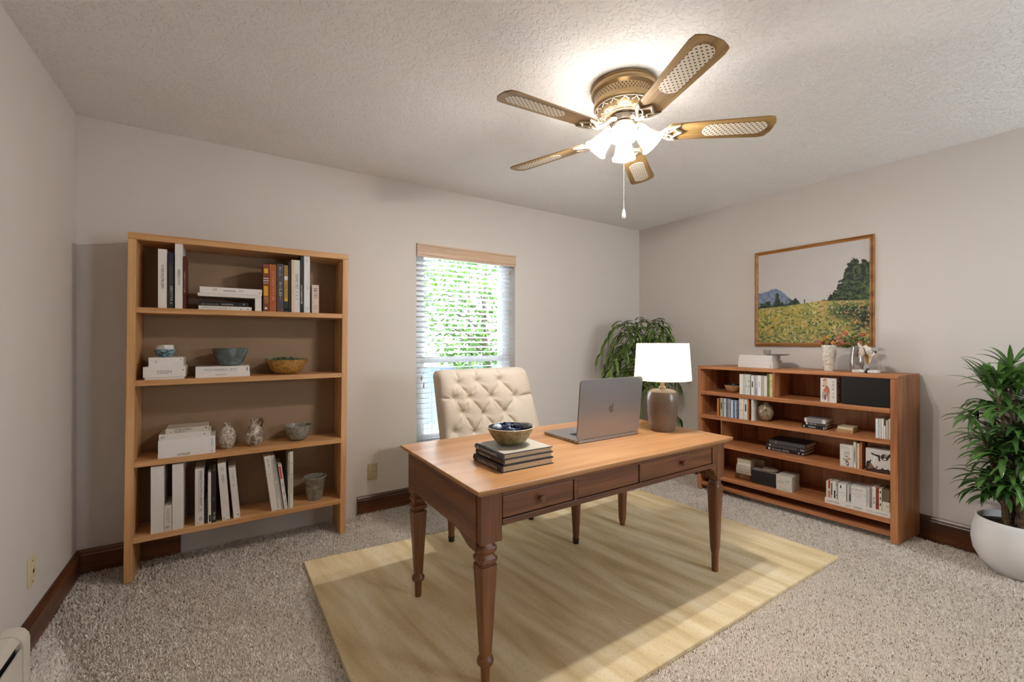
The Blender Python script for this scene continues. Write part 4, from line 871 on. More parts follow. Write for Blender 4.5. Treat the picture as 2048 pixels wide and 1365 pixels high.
# on top of the low bookcase
S4 = 'white books stacked on top of the low bookcase'
zz = A1+.0002
for t, p0, p1, v0, d, lab in ((.028, 1476, 1545.5, .09, .16, 'lowest white book of the stack on top of low bookcase'), (.027, 1477, 1545.5, .09, .165, 'second lowest white book of the stack on top of low bookcase'), (.022, 1477.5, 1543.5, .092, .15, 'white book second from top of the stack on low bookcase'), (.019, 1478, 1543.8, .092, .155, 'topmost white book of the stack on low bookcase')):
    flat(RS, v0, zz, p0, p1, t, d, plain('#dcd6d0', .55), lab, S4, hard=False, pages=plain('#d2cbc2', .7), texts=[('1', .93, .945, .25, .7, INK)] if 'lowest white book of' in lab and 'second' not in lab else []); zz += t+.0005
u = RS.hit(1534.5, 682, .15)[0]
mb = MB(); mb.lathe([(0, 0), (.018, 0), (.021, .006), (.0275, .038), (.0275, .04), (.024, .04), (.019, .01), (0, .008)], 24); o = mb.build('small_cup', plain('#8e857d', .5), None, loc=RS.w(u, .15, zz)); tag(o, 'small grey-brown cup on top of the white book stack', 'cup')
mb = MB(); mb.lathe([(0, 0), (.055, 0), (.075, .006), (.078, .009), (.07, .008), (.05, .003), (0, .003)], 28); o = mb.build('saucer', plain('#a69b92', .4), None, loc=RS.w(RS.hit(1556, 682, .18)[0], .18, zz)); tag(o, 'flat grey saucer on the white book stack behind small cup', 'saucer')
PV = speckle('painted_porcelain', [(.33, '#8f7b68'), (.42, '#c5b7a2'), (.55, '#ddd6cc'), (.66, '#c9b78e'), (.74, '#7d6a5a')], 22, .25, 4, 2.5, .05)
o, rV, hV, DV = vessel('painted_vase', 'pale painted vase holding pink flowers on top of low bookcase', 'vase', RS, 1657.5, 32, 690, .13, A1, lambda r, h: [(0, 0), (r*.62, 0), (r*.66, h*.06), (r*.82, h*.35), (r*.94, h*.6), (r*.97, h*.8), (r*.98, h), (r*.92, h), (r*.88, h*.6), (r*.6, h*.08), (0, h*.06)], PV, 32)
SILV = speckle('silvered_glass', [(.3, '#6f655e'), (.5, '#b5aaa2'), (.7, '#ddd8d6')], 9, .12, 2, 1, .02, .55)
vessel('silver_vase', 'silvery grey glass vase behind the bird sculpture', 'vase', RS, 1713, 31, 692, .15, A1, lambda r, h: [(0, 0), (r*.8, 0), (r*.86, h*.05), (r, h*.3), (r*.98, h*.55), (r*.8, h*.8), (r*.72, h*.9), (r*.76, h), (r*.7, h), (r*.66, h*.88), (r*.9, h*.4), (r*.7, h*.06), (0, h*.05)], SILV, 32)
def bouquet(px, v, hv, label, spots, leaves, seed):
    random.seed(seed); u = RS.hit(px, 682, v)[0]; rt = thing('flower_bouquet', label, 'flowers', RS.w(u, v, A1), (0, 0, RS.a))
    st, lf = MB(), MB()
    for (sx, sy, col) in spots:
        uu, z, _ = RS.hit(sx, sy, v); p = Vector((uu-u, random.uniform(-.03, .03), z-A1))
        q = Vector((p.x*.12, p.y*.2, .03)); m_ = (p+q)/2+Vector((p.x*-.15, 0, .02)); m_.z = max(m_.z, hv*.8)
        st.tube([q, Vector((p.x*.2, p.y*.3, hv*.95)), (Vector((p.x*.2, p.y*.3, hv*.95))+p)/2+Vector((0, 0, .01)), p], .0016, 5)
        fl = MB()
        for k in range(16):
            a = 2*PI*k/8+random.uniform(-.2, .2); e_ = .9 if k < 8 else .35
            fl.leaf((0, 0, 0), (math.cos(a)*e_, -.55+random.uniform(-.15, .15), math.sin(a)*e_+.15), random.uniform(.014, .021), random.uniform(.013, .017), .5, 0, 0, seg=3, up=Vector((0, -1, 0)))
        fl.blob((0, -.008, .002), .005, 8, 6, 1)
        fl.build('blossom', [plain(col, .6), plain('#c99a3a', .6)], rt, loc=p, angle=80)
    for (sx, sy) in leaves:
        uu, z, _ = RS.hit(sx, sy, v); p = Vector((uu-u, random.uniform(-.03, .04), z-A1)); b = Vector((p.x*.2, 0, hv*.9)); d = p-b
        st.tube([b, p], .0012, 5)
        for k in range(9):
            a = random.uniform(0, 2*PI); lf.leaf(b+d*random.uniform(.4, 1.05), (d.x+.06*math.cos(a), .05*math.sin(a)-.02, random.uniform(-.03, .05)), random.uniform(.016, .03), .013, 1.0, 0, random.random(), seg=4)
    st.build('stem', plain('#44562c', .6), rt); lf.build('foliage', leafmat('flower_leaf', '#2f4420', '#7f8f3d', .2), rt, shade=True)
PK, OR_, RD_, YL = '#d98f88', '#d7a069', '#c2635a', '#cdb45a'
bouquet(1657.5, .13, hV, 'pink and orange flowers standing in the painted vase', [(1643, 685, RD_), (1646, 678, YL), (1652, 676, OR_), (1655, 684, OR_), (1661, 674, YL), (1660, 687, PK), (1667, 686, OR_), (1676, 680, PK), (1680, 673, PK), (1678, 687, RD_), (1684, 684, PK)], [(1640, 672), (1650, 668), (1664, 668), (1672, 690), (1648, 690), (1670, 676)], 3)
bouquet(1712, .15, .2, 'green sprays with orange flowers rising from the silver vase', [(1688, 666, OR_), (1692, 668, PK), (1722, 685, PK), (1709, 676, OR_), (1726, 670, RD_)], [(1690, 692), (1694, 696), (1686, 676), (1697, 682), (1702, 672), (1716, 672), (1711, 668), (1728, 676), (1734, 682), (1682, 694)], 5)
def sculpture():
    u = RS.hit(1736, 682, .07)[0]; rt = thing('bird_sculpture', 'cream abstract bird sculpture beside the silver vase', 'sculpture', RS.w(u, .07, A1), (0, 0, RS.a))
    def P(px, py, dv=0): a, z, _ = RS.hit(px, py, .07+dv); return Vector((a-u, dv, z-A1))
    cr = speckle('sculpture_cream', [(.3, '#9c8a78'), (.5, '#cbbca9'), (.7, '#dcd3c6')], 30, .4, 4, 1, .1); dk = plain('#2a2320', .4); gl = plain('#a9772f', .3, .3)
    mb = MB(); b = P(1731, 702); mb.blob(b, (.034, .024, .036), 18, 12, 0, .35, 4); mb.tube([P(1716, 686), P(1719, 691), P(1725, 697), b], [.004, .010, .014, .02], 10, 0)
    mb.tube([P(1722, 700), P(1718, 716), P(1724, 712), P(1729, 704)], [.006, .004, .008, .012], 8, 0); mb.tube([P(1738, 708), P(1745, 712), P(1749, 706), P(1751, 704)], [.014, .012, .009, .006], 10, 0); mb.blob(P(1750.5, 704.5), .008, 10, 8, 1)
    mb.tube([b, P(1735, 716), P(1736, 727)], [.024, .013, .009], 10, 2); mb.tube([P(1741, 712), P(1739, 722), P(1736.5, 728)], [.012, .008, .006], 8, 0); mb.tube([P(1727, 695, -.022), P(1731, 706, -.026), P(1735, 716, -.014)], [.002, .003, .002], 6, 1)
    mb.build('body', [cr, dk, gl], rt, angle=80)
    mb = MB(); mb.lathe([(0, 0), (.011, 0), (.012, .012), (.008, .03), (.0, .034)], 14, c=(P(1736, 730).x, 0)); mb.build('foot', dk, rt)
    wh = speckle('white_stone', [(.35, '#b5aea6'), (.6, '#dcd7d0')], 60, .6, 4, 1, .3)
    for a, c, nm in ((1706.5, 1731.5, 0), (1737, 1760, 1)):
        x0, x1 = P(a, 736).x, P(c, 736).x; mb = MB(); mb.box(x0, x1, -.035, .02, 0, .022); mb.build('base_stone', wh, rt, bevel=.008, seg=3)
sculpture()

# ------------------------------------------------------------------ picture
def picture():
    y0, y1, z0, z1 = 1.130, 1.936, 1.200, 1.979; r = thing('landscape_picture', 'framed landscape with wildflower meadow and blue mountain on the wall', 'picture', (XR, y1, z0))
    W, Hh = y1-y0, z1-z0; fw = .026
    wx = wood('picture_frame_wood', '#6b4220', '#9a6836', '#b7854e', 'y', scale=1.2); wz = wood('picture_frame_wood', '#6b4220', '#9a6836', '#b7854e', 'z', scale=1.2)
    sec = [(0, 0), (.022, 0), (.024, .004), (.018, .008), (.022, .012), (.017, .017), (.013, .021), (.013, fw), (0, fw)]   # (out of wall, inward)
    mb = MB()
    cs = [(0, 0, 1, 1), (W, 0, -1, 1), (W, Hh, -1, -1), (0, Hh, 1, -1)]; k = len(sec)
    vs = []
    for (a, b, sa, sb) in cs:
        for (o_, i_) in sec: vs.append((-o_, -(a+sa*i_), b+sb*i_))
    fs = []; o = 0
    for c in range(4):
        d = (c+1) % 4
        for i in range(k): j = (i+1) % k; fs.append((c*k+i, d*k+i, d*k+j, c*k+j))
    mb.add(vs, fs, 0); mb.build('frame', wx, r)
    n = 300; nn = 290; a0, b0 = fw-.002, fw-.002; w, h = W-2*a0, Hh-2*b0
    S, T = np.meshgrid(np.linspace(0, 1, n+1), np.linspace(0, 1, nn+1)); co = np.zeros(((n+1)*(nn+1), 3)); co[:, 0] = -.0115; co[:, 1] = -(a0+w*S.ravel()); co[:, 2] = b0+h*(1-T.ravel())
    def N(sx, sy, seed, oct=3):
        out = np.empty(S.size); sf = S.ravel()*sx; tf = T.ravel()*sy
        for i in range(S.size): out[i] = noise.fractal(Vector((sf[i], tf[i], seed)), .9, 2.1, oct)
        return out.reshape(S.shape)
    L3 = lambda c: np.array(lin(c)[:3])
    def mixc(a, b, f): f = np.clip(f, 0, 1)[..., None]; return a*(1-f)+b*f
    n1 = N(9, 12, 1.3); n2 = N(30, 34, 4.1); n3 = N(70, 70, 7.7, 2); n4 = N(5, 7, 9.2)
    img = np.zeros(S.shape+(3,)); img[:] = L3('#c4bdb9')
    soft = lambda d: np.clip(d/.006+.5, 0, 1)[..., None]
    def lay(c, m): 
        nonlocal img
        img = img*(1-m)+c*m
    mt = np.interp(S, [0, .04, .09, .13, .17, .20, .24, .30, .36, .40], [.437, .43, .425, .405, .397, .405, .43, .49, .548, .60])+.006*n2
    lay(mixc(L3('#62708a'), L3('#8896ab'), .5+n2*.8+n3*.3), soft(mt*-1+T)*(S < .40)[..., None])
    field = np.interp(S, [0, .2, .36, .6, .75, 1], [.608, .60, .588, .566, .575, .585])+.006*n3
    tl = field-(.02+.06*np.clip(.35+n1*1.1, 0, 1)+.02*n2)*np.clip((.43-S)/.05, 0, 1)-.10*np.exp(-((S-.2)/.028)**2)*(1+.3*n2)
    lay(mixc(L3('#1d2a22'), L3('#42583a'), .35+n2*.9+n3*.4), soft(T-tl)*(S < .44)[..., None])
    tr = np.interp(S, [.58, .62, .66, .70, .73, .75, .79, .81, .83, .87, .91, .935, .96, 1], [.57, .535, .535, .50, .49, .40, .37, .27, .235, .18, .195, .235, .20, .215])+.05*n1+.05*n2+.025*n3
    lay(mixc(mixc(L3('#0f170f'), L3('#4a5e36'), .28+n2*1.2+n3*.8), L3('#5f7a3a'), np.clip((S-.86)*2, 0, .5)*(T > .35)+n3*.25-.1), soft(T-tr)*(S > .585)[..., None])
    lay(L3('#4a4038'), soft(.006-np.abs(S-.462))*(T > .535)[..., None])
    mf = T > field; dep = np.clip((T-field)/(1-field), 0, 1)
    n5 = N(16, 40, 3.3, 3); n6 = N(110, 110, 5.5, 2)
    grass = mixc(L3('#8f8a3a'), L3('#c9b45e'), .5+n1*.8+n5*.6); grass = mixc(grass, L3('#5d7434'), .32+n2*.9+n5*.9-.2*(dep < .3)); grass = mixc(grass, L3('#2f4422'), (n5+n2*.7-.12)*1.6*np.clip(dep*2.2, .25, 1)); grass = mixc(grass, L3('#d6c884'), (n3+n5*.5-.2)*1.8)
    hedge = np.clip((S-.6)/.2, 0, 1)*np.exp(-((T-.68)/.085)**2)*1.25; grass = mixc(grass, mixc(L3('#1c3217'), L3('#5f8038'), .3+n2*1.1+n3*.5-(T-.62)*3), hedge); grass = mixc(grass, L3('#131d16'), np.clip((S-.78)/.2, 0, 1)*np.exp(-((T-.79)/.08)**2)*(1.1+n2))
    grass = mixc(grass, L3('#c98a45'), (n3+n1*.4-.22)*2.2*(n4 > -.15)); grass = mixc(grass, L3('#4e5850'), np.clip((dep-.55)*1.6, 0, .75)*np.clip(.45+n2*1.2, 0, 1)); grass = mixc(grass, L3('#cfc9b8'), (n6+n3*.4-.42)*3.0); grass = mixc(grass, L3('#cf8d86'), (n6+n1*.5-.55)*4*(S > .55)); grass = mixc(grass, L3('#26301f'), (n6*.8-n3*.6-.30)*2.0*np.clip(dep*2, 0, 1))
    lay(grass, soft(T-field))
    m = n+1; q = np.arange(nn)[:, None]*m+np.arange(n)[None, :]; faces = np.stack([q, q+1, q+m+1, q+m], -1).reshape(-1, 4)
    me = bpy.data.meshes.new('canvas'); me.from_pydata(co.tolist(), [], faces.tolist())
    at = me.color_attributes.new('paint', 'FLOAT_COLOR', 'POINT'); cc = np.ones((len(co), 4)); cc[:, :3] = np.clip(img.reshape(-1, 3), 0, 1); at.data.foreach_set('color', cc.ravel().astype(np.float32))
    me.materials.append(attrmat('landscape_paint', 'paint', .5)); o = bpy.data.objects.new('canvas', me); C.objects.link(o); o.parent = r
    mb = MB(); mb.box(-.010, -.001, -(W-.01), -.01, .01, Hh-.01); mb.build('backing', plain('#6a5138', .8), r)
picture()

# ------------------------------------------------------------------ things on the desk
DB = Frame(.876, 1.418, 0)
def desk_book(x, y, z, t, w, d, mat, label, txt, a0, a1):
    """hardback lying flat, spine towards the short end of the desk (-x)"""
    fr = Frame(x, y+d, R(-90)); rt = thing('book', label, 'book', (x, y+d, z), (0, 0, R(-90)), 'hardback books stacked on the desk'); c = .003
    cov, pg = MB(), MB(); n = 8
    sp = [(0+.006*(1-math.sin(PI*k/n)), t*k/n) for k in range(n+1)]                      # rounded spine section in (y, z)
    cov.prism([(a, b) for a, b in sp]+[(.010, t), (.010, 0)], 0, d, axis='x', smooth=True)
    cov.box(0, d, .009, w, 0, c); cov.box(0, d, .009, w, t-c, t)
    pg.box(.004, d-.004, .0102, w-.006, c+.0002, t-c-.0002)
    put_text(cov, txt, lambda a, b: (d*(a0+(a1-a0)*a), -.0012, t*(.27+.46*b)), 1)
    cov.build('cover', [mat, plain('#d8d5d0', .5)], rt, angle=45); pg.build('page_block', speckle('page_edges', [(.3, '#b8a384'), (.7, '#d6c5a8')], 300, .8, 3, 0, .2), rt)
    mb = MB(); 
    if t < .0225 and 'top' in label: mb.box(.003, d-.003, .012, w-.003, t, t+.0008); mb.build('jacket', plain('#bdb5a6', .6), rt)
    return rt
zD = DT
desk_book(.872, 1.413, zD, .0265, .256, .232, plain('#3a3430', .5), 'lowest of three hardbacks on the desk, pale title on brown-grey spine', 'CAURBALLETINGI', .18, .86)
desk_book(.882, 1.417, zD+.0267, .022, .246, .224, plain('#4d453e', .5), 'middle hardback of three stacked on the desk', 'CEOI TVII', .15, .55)
desk_book(.878, 1.415, zD+.0489, .0222, .247, .226, plain('#3b4047', .5), 'top hardback of three on the desk, bluish spine with white title', 'AEUTINITFIGIERI', .05, .82)
zD2 = zD+.0489+.0222+.0009
def crystal_bowl():
    x, y = 1.0, 1.545; r_, h = .101, .074
    mt = speckle('bronze_bowl', [(.3, '#75643f'), (.5, '#9c8a60'), (.7, '#b3a27a')], 40, .42, 6, .8, .15, .15); inn = plain('#d8cfc0', .4); dk = plain('#20242e', .3)
    n = 72; prof = bowl_prof(r_, h, .035, .005, .5)
    mb = MB(); mb.lathe(prof, n, mats=[0]*10+[1]*2+[2]*(len(prof)-13)); 
    o = mb.build('decorative_bowl', [mt, inn, dk], None, loc=(x, y, zD2), angle=60); tag(o, 'bronze-brown bowl with pale rim on the desk book stack', 'bowl')
    random.seed(12); G = 'stones heaped in the bronze-brown bowl on the desk'
    blue = [plain('#1b2340', .15), plain('#2a3560', .12), plain('#3a4668', .15), plain('#11141f', .15), plain('#5a6a86', .2)]
    placed = []
    for k in range(34):
        for tr in range(30):
            a = random.uniform(0, 2*PI); q = .066*math.sqrt(random.random()); sz = random.uniform(.011, .016); p = Vector((q*math.cos(a), q*math.sin(a), h-.004+random.uniform(-.008, .006)))
            if all((p-c).length > (s+sz)*.75 for c, s in placed) and (p-Vector((-.055, .015, p.z))).length > .03 and (p-Vector((.055, -.035, p.z))).length > .035: break
        else: continue
        placed.append((p, sz)); mb = MB(); mb.blob((0, 0, 0), (sz, sz*.8, sz*.7), 8, 6, 0, .5, k)
        for i in range(len(mb.sm)): mb.sm[i] = False
        s = mb.build('crystal', blue[k % 5], None, loc=(x+p.x, y+p.y, zD2+p.z), rot=(random.uniform(0, 3), random.uniform(0, 3), random.uniform(0, 3))); tag(s, 'dark blue crystal in the heap filling the bronze-brown bowl', 'crystal', G)
    mb = MB(); mb.blob((0, 0, 0), (.02, .017, .014), 16, 10, 0, .2, 2); s = mb.build('pebble', plain('#c3cbd6', .3), None, loc=(x-.06, y+.012, zD2+h+.001)); tag(s, 'smooth pale blue-grey pebble at left in the bronze-brown bowl', 'pebble')
    mb = MB(); mb.lathe([(0, 0), (.022, .002), (.036, .012), (.038, .016), (.036, .016), (.02, .006), (0, .004)], 28); s = mb.build('shell_dish', speckle('shell', [(.35, '#7d7876'), (.5, '#b9b2ae'), (.65, '#cfc9c4')], 60, .3, 5, 1, .1), None, loc=(x+.045, y-.035, zD2+h-.010), rot=(R(-25), R(14), 0)); tag(s, 'small grey shell-like dish at right in the bronze-brown bowl', 'dish')
crystal_bowl()
def laptop():
    x0, x1, yh, yf = 1.432, 1.880, 1.605, 1.885; W = x1-x0; Dp = yf-yh; r = thing('laptop', 'open silver laptop on the desk, its back with fruit emblem facing us', 'laptop', (x0, yh, DT))
    al = plain('#9a9898', .34, .7, var=.02); dk = plain('#1c1917', .5); ed = plain('#6d6863', .35, .8)
    def rr(w, d, rad, n=6):
        o = []
        for cx, cy, a in ((w-rad, rad, -90), (w-rad, d-rad, 0), (rad, d-rad, 90), (rad, rad, 180)):
            for k in range(n+1): t = R(a+90*k/n); o.append((cx+rad*math.cos(t), cy+rad*math.sin(t)))
        return o
    mb = MB(); mb.prism(rr(W, Dp, .018), .003, .016, axis='z'); b = mb.build('base', al, r, bevel=.002)
    mb = MB(); mb.box(W*.16, W*.84, .03, .15, .0155, .0163); kx, ky = 14, 5
    for i in range(kx):
        for j in range(ky):
            w = W*.66/kx; d = .113/ky; xx = W*.17+i*w; yy_ = .033+j*d; mb.box(xx+.0012, xx+w-.0012, yy_+.0012, yy_+d-.0012, .0163, .0182)
    mb.build('keyboard', dk, b)
    mb = MB(); mb.box(W*.34, W*.66, .175, .268, .0158, .0164); mb.build('trackpad', plain('#98969a', .35, .6), b)
    for xx in (.04, W-.04):
        for yy_ in (.03, Dp-.03): mb = MB(); mb.lathe([(0, 0), (.008, 0), (.008, .003)], 12, (xx, yy_)); mb.build('rubber_foot', dk, b)
    mb = MB(); mb.box(-.0002, .0004, .06, .075, .007, .011); mb.box(-.0002, .0004, .09, .1, .007, .011); mb.box(-.0002, .0004, .03, .045, .007, .011); mb.build('port', dk, b)
    mb = MB(); mb.tube([(.05, .006, .0145), (W-.05, .006, .0145)], .005, 12); mb.build('hinge', ed, r)
    Hl = .301; mb = MB(); mb.prism(rr(W, Hl, .02), -.0075, 0, axis='z'); lid = mb.build('lid', al, r, loc=(0, .004, .0185), rot=(R(90+5.5), 0, 0), bevel=.0025)
    # lid local: x right, y up, +z towards the viewer (outer face at z = 0 after the turn)
    mb = MB(); mb.box(.008, W-.008, .012, Hl-.008, -.0082, -.0076); mb.build('screen', plain('#0a0a0c', .15), lid)
    def apple(s, off):
        o = []
        R_ = lambda t: 1
        P0 = [(0, -.92), (.16, -.98), (.36, -.98), (.58, -.78), (.74, -.48), (.80, -.30), (.62, -.16), (.53, .06), (.56, .28), (.72, .44), (.60, .56), (.40, .64), (.20, .62), (0, .54), (-.20, .60), (-.40, .64), (-.62, .52), (-.78, .28), (-.84, 0), (-.80, -.30), (-.68, -.62), (-.50, -.88), (-.34, -.98), (-.16, -.96)]
        return [(W*.5+s*x*.9, Hl*.5-.008+s*y*.95, off) for x, y in P0]
    mb = MB(); p = apple(.021, .0006); mb.add(p, [tuple(range(len(p)))], 0)
    p = apple(.0185, .0009); mb.add(p, [tuple(range(len(p)))], 1)
    lf = [(W*.5+.021*a, Hl*.5-.008+.021*b, .0007) for a, b in ((.02, .68), (.10, .98), (.30, 1.22), (.44, 1.28), (.42, 1.02), (.26, .78))]; mb.add(lf, [tuple(range(6))], 0)
    mb.build('emblem', [plain('#3c3230', .3, .3), plain('#85807e', .3, .7)], lid)
laptop()
LX, LY = 2.070, 1.600
def table_lamp():
    r = thing('table_lamp', 'lit table lamp with white drum shade and taupe ceramic base', 'lamp', (LX, LY, DT)); z = lambda py: EYE-(py-682)*2.47/F-DT
    cer = plain('#74675a', .28, var=.03)
    h = z(777); mb = MB(); mb.lathe([(0, 0), (.063, 0), (.067, .004), (.075, h*.2), (.083, h*.45), (.0865, h*.68), (.0855, h*.84), (.078, h*.93), (.062, h*.975), (.035, h*.995), (0, h)], 48); mb.build('lamp_base', cer, r)
    mb = MB(); mb.lathe([(.020, h-.002), (.020, h+.012), (.012, h+.014), (.012, z(763)+.02), (0, z(763)+.021)], 20); mb.build('neck', plain('#a08a70', .4), r)
    zb_, zt_ = z(759.5), z(686.5); m = mixshader('lamp_shade_fabric', [(.45, 'Diffuse', '#f3ecdd', 0), (.35, 'Translucent', '#fff6e6', 0), (.5, 'Emission', '#fff1d6', .75)])
    r0, r1 = .157, .143
    mb = MB(); mb.lathe([(r0-.003, zb_), (r0, zb_), (r1, zt_), (r1-.003, zt_), (r0-.003, zb_)], 64); mb.build('lamp_shade', m, r)
    mb = MB(); mb.blob((0, 0, zb_+.075), (.026, .026, .034), 14, 10); mb.build('bulb', emit('lamp_bulb', '#fff0d4', 8), r)
    mb = MB()
    for a in range(3): t = a*2*PI/3; mb.tube([(.012*math.cos(t), .012*math.sin(t), zb_+.012), ((r0-.002)*math.cos(t), (r0-.002)*math.sin(t), zb_+.012)], .0015, 5)
    mb.build('shade_ring', plain('#8a7a60', .3, .8), r)
    mb = MB(); mb.tube([(.05, -.03, .003), (.085, -.02, .003), (.10, .0, .02), (.105, .02, .003), (.16, .10, .003)], .0022, 6); mb.build('cord', plain('#6f6760', .5), r)
table_lamp()

# ------------------------------------------------------------------ plants
def dracaena():
    random.seed(21); px, py_ = 3.505, .456; r = thing('potted_dracaena', 'bushy green long-leaved plant in round white pot by the right wall', 'plant', (px, py_, 0))
    mb = MB(); Rm = .173; hp = .285
    mb.lathe([(0, 0), (.085, 0), (.10, .006), (.140, .05), (.165, .10), (Rm, .155), (.170, .21), (.158, .26), (.153, .283), (.149, .287), (.145, .283), (.148, .255), (.150, .23), (0, .23)], 56); mb.build('pot', plain('#e3dfdb', .35, var=.01), r)
    mb = MB(); mb.lathe([(0, .262), (.08, .258), (.148, .25)], 32); mb.build('soil', speckle('potting_soil', [(.3, '#15100c'), (.6, '#3a2a1f'), (.8, '#5d4838')], 120, .95, 5, 0, .8), r)
    def cl(q):
        return Vector((min(q.x, XR-px-.006), q.y, max(q.z, .295)))
    st = MB(); lf = MB(); bark = speckle('plant_bark', [(.3, '#3f2f20'), (.6, '#6f573d'), (.8, '#8d7455')], 50, .8, 5, .5, .4)
    heads = []
    canes = [((-.03, -.02), (-.10, .06), .97), ((.02, .01), (-.035, .02), 1.10), ((0, .04), (.06, .10), .85), ((-.02, .03), (-.14, .10), .72), ((.03, -.04), (.03, -.13), .8)]
    for (b, t, zt) in canes:
        pts = [Vector((b[0]+(t[0]-b[0])*s**1.3, b[1]+(t[1]-b[1])*s**1.3, .25+(zt-.25)*s)) for s in (0, .2, .4, .6, .8, 1)]
        st.tube(pts, [.016, .014, .012, .010, .008, .006], 8); heads.append((pts[-1], 1.0))
    heads[1] = (Vector((-.035, .02, 1.09)), 1.0)
    for k in range(62):
        a = random.uniform(0, 2*PI) if k < 44 else random.gauss(R(200), .8); zz_ = random.uniform(.40, 1.02); t = (zz_-.68)/.46; rad = .155*math.sqrt(max(.12, 1-t*t))*random.uniform(.5, 1.05)
        p = Vector((rad*math.cos(a), rad*math.sin(a), zz_))
        if p.x > .15: p.x = .15
        st.tube([Vector((p.x*.2, p.y*.2, zz_-.10)), Vector((p.x*.7, p.y*.7, zz_-.035)), p], [.006, .005, .004], 6); heads.append((p, .8))
    for (p, s) in heads:
        nl = random.randint(8, 11); o = Vector((p.x, p.y, 0)); top = p.z > .93
        for k in range(nl):
            a = 2*PI*k/nl+random.uniform(-.3, .3); out = Vector((math.cos(a), math.sin(a), 0))+o*(3.0 if not top else 1.0)
            el = random.uniform(.35, 2.4) if top else random.uniform(-.1, 1.2)
            lf.leaf(p+Vector((0, 0, random.uniform(-.02, .02))), (out.x, out.y, el), random.uniform(.13, .20)*(1+.1*top), random.uniform(.021, .029), random.uniform(.9, 3.0) if not top else random.uniform(.5, 1.8), 0, min(1, max(0, random.gauss(.34, .24)+(.12 if p.z > .8 else 0))), seg=8, clamp=cl, fold=.16)
    st.build('stem', bark, r); lf.build('foliage', leafmat('dracaena_leaf', '#142c12', '#6c9a48', .15), r, shade=True, angle=80)
dracaena()
def palm():
    random.seed(5); px, py_ = 3.30, 2.80; r = thing('potted_palm', 'green palm in the far corner behind the table lamp', 'plant', (px, py_, 0))
    mb = MB(); mb.lathe([(0, 0), (.11, 0), (.115, .01), (.15, .26), (.158, .27), (.158, .29), (.147, .29), (.142, .26), (0, .25)], 36); mb.build('pot', plain('#7a6a58', .6), r)
    def cl(q): return Vector((min(max(q.x, -.6), XR-px-.005), min(q.y, YB-py_-.008), max(q.z, .30)))
    st, lf = MB(), MB()
    def L(a): return Vector((math.cos(a), math.sin(a), 0))
    # image-plane left is roughly (-.84, .55)
    fr = [(-2.6, .60, 1.38, .36), (2.5, .62, 1.40, .36), (-.5, .6, 1.42, .30), (-.9, .55, 1.36, .34), (3.0, .55, 1.20, .34), (2.7, .5, 1.10, .36), (-2.2, .5, 1.15, .32), (2.2, .5, 1.30, .3), (-1.4, .5, 1.28, .3), (2.6, .4, .95, .3), (-.7, .4, 1.15, .3), (-2.8, .4, .98, .32), (1.2, .5, 1.42, .2), (-1.8, .55, 1.40, .26), (-.3, .45, .95, .28), (3.1, .6, 1.36, .22), (-1.1, .3, .85, .3), (2.8, .5, 1.05, .2), (-2.4, .5, 1.08, .22), (-.2, .5, 1.25, .24), (2.0, .5, 1.18, .22), (-1.6, .5, 1.02, .24)]
    for (a, lo, top, rad) in fr:
        rad *= .86; d = L(a); pts = []
        for i in range(13):
            s = i/12; rr_ = rad*max(0, (s-.45)/.55)**1.2; z = .27+(top-.27)*min(1, math.sin(min(1, s/.8)*PI/2))-(.22*max(0, (s-.72)/.28)**2)
            pts.append(cl(d*(rr_+.04*s)+Vector((0, 0, z))))
        st.tube(pts, [.008-.006*i/12 for i in range(13)], 6)
        for i in range(5, 13):
            t = (pts[min(i+1, 12)]-pts[i-1]).normalized(); sd = t.cross(Vector((0, 0, 1)))
            for sgn in (-1, 1):
                for rep in range(2):
                    dr = (t*.55+sd.normalized()*sgn*.7+Vector((0, 0, random.uniform(-.25, .1))))
                    lf.leaf(pts[i]+(pts[i]-pts[i-1])*random.random(), dr, random.uniform(.11, .18), random.uniform(.017, .028), random.uniform(1.2, 2.6), 0, min(1, max(0, random.gauss(.4, .25))), seg=6, clamp=cl)
    st.build('stem', plain('#5d6b34', .5), r); lf.build('foliage', leafmat('palm_leaf', '#24401a', '#8aa653', .25), r, shade=True, angle=80)
palm()

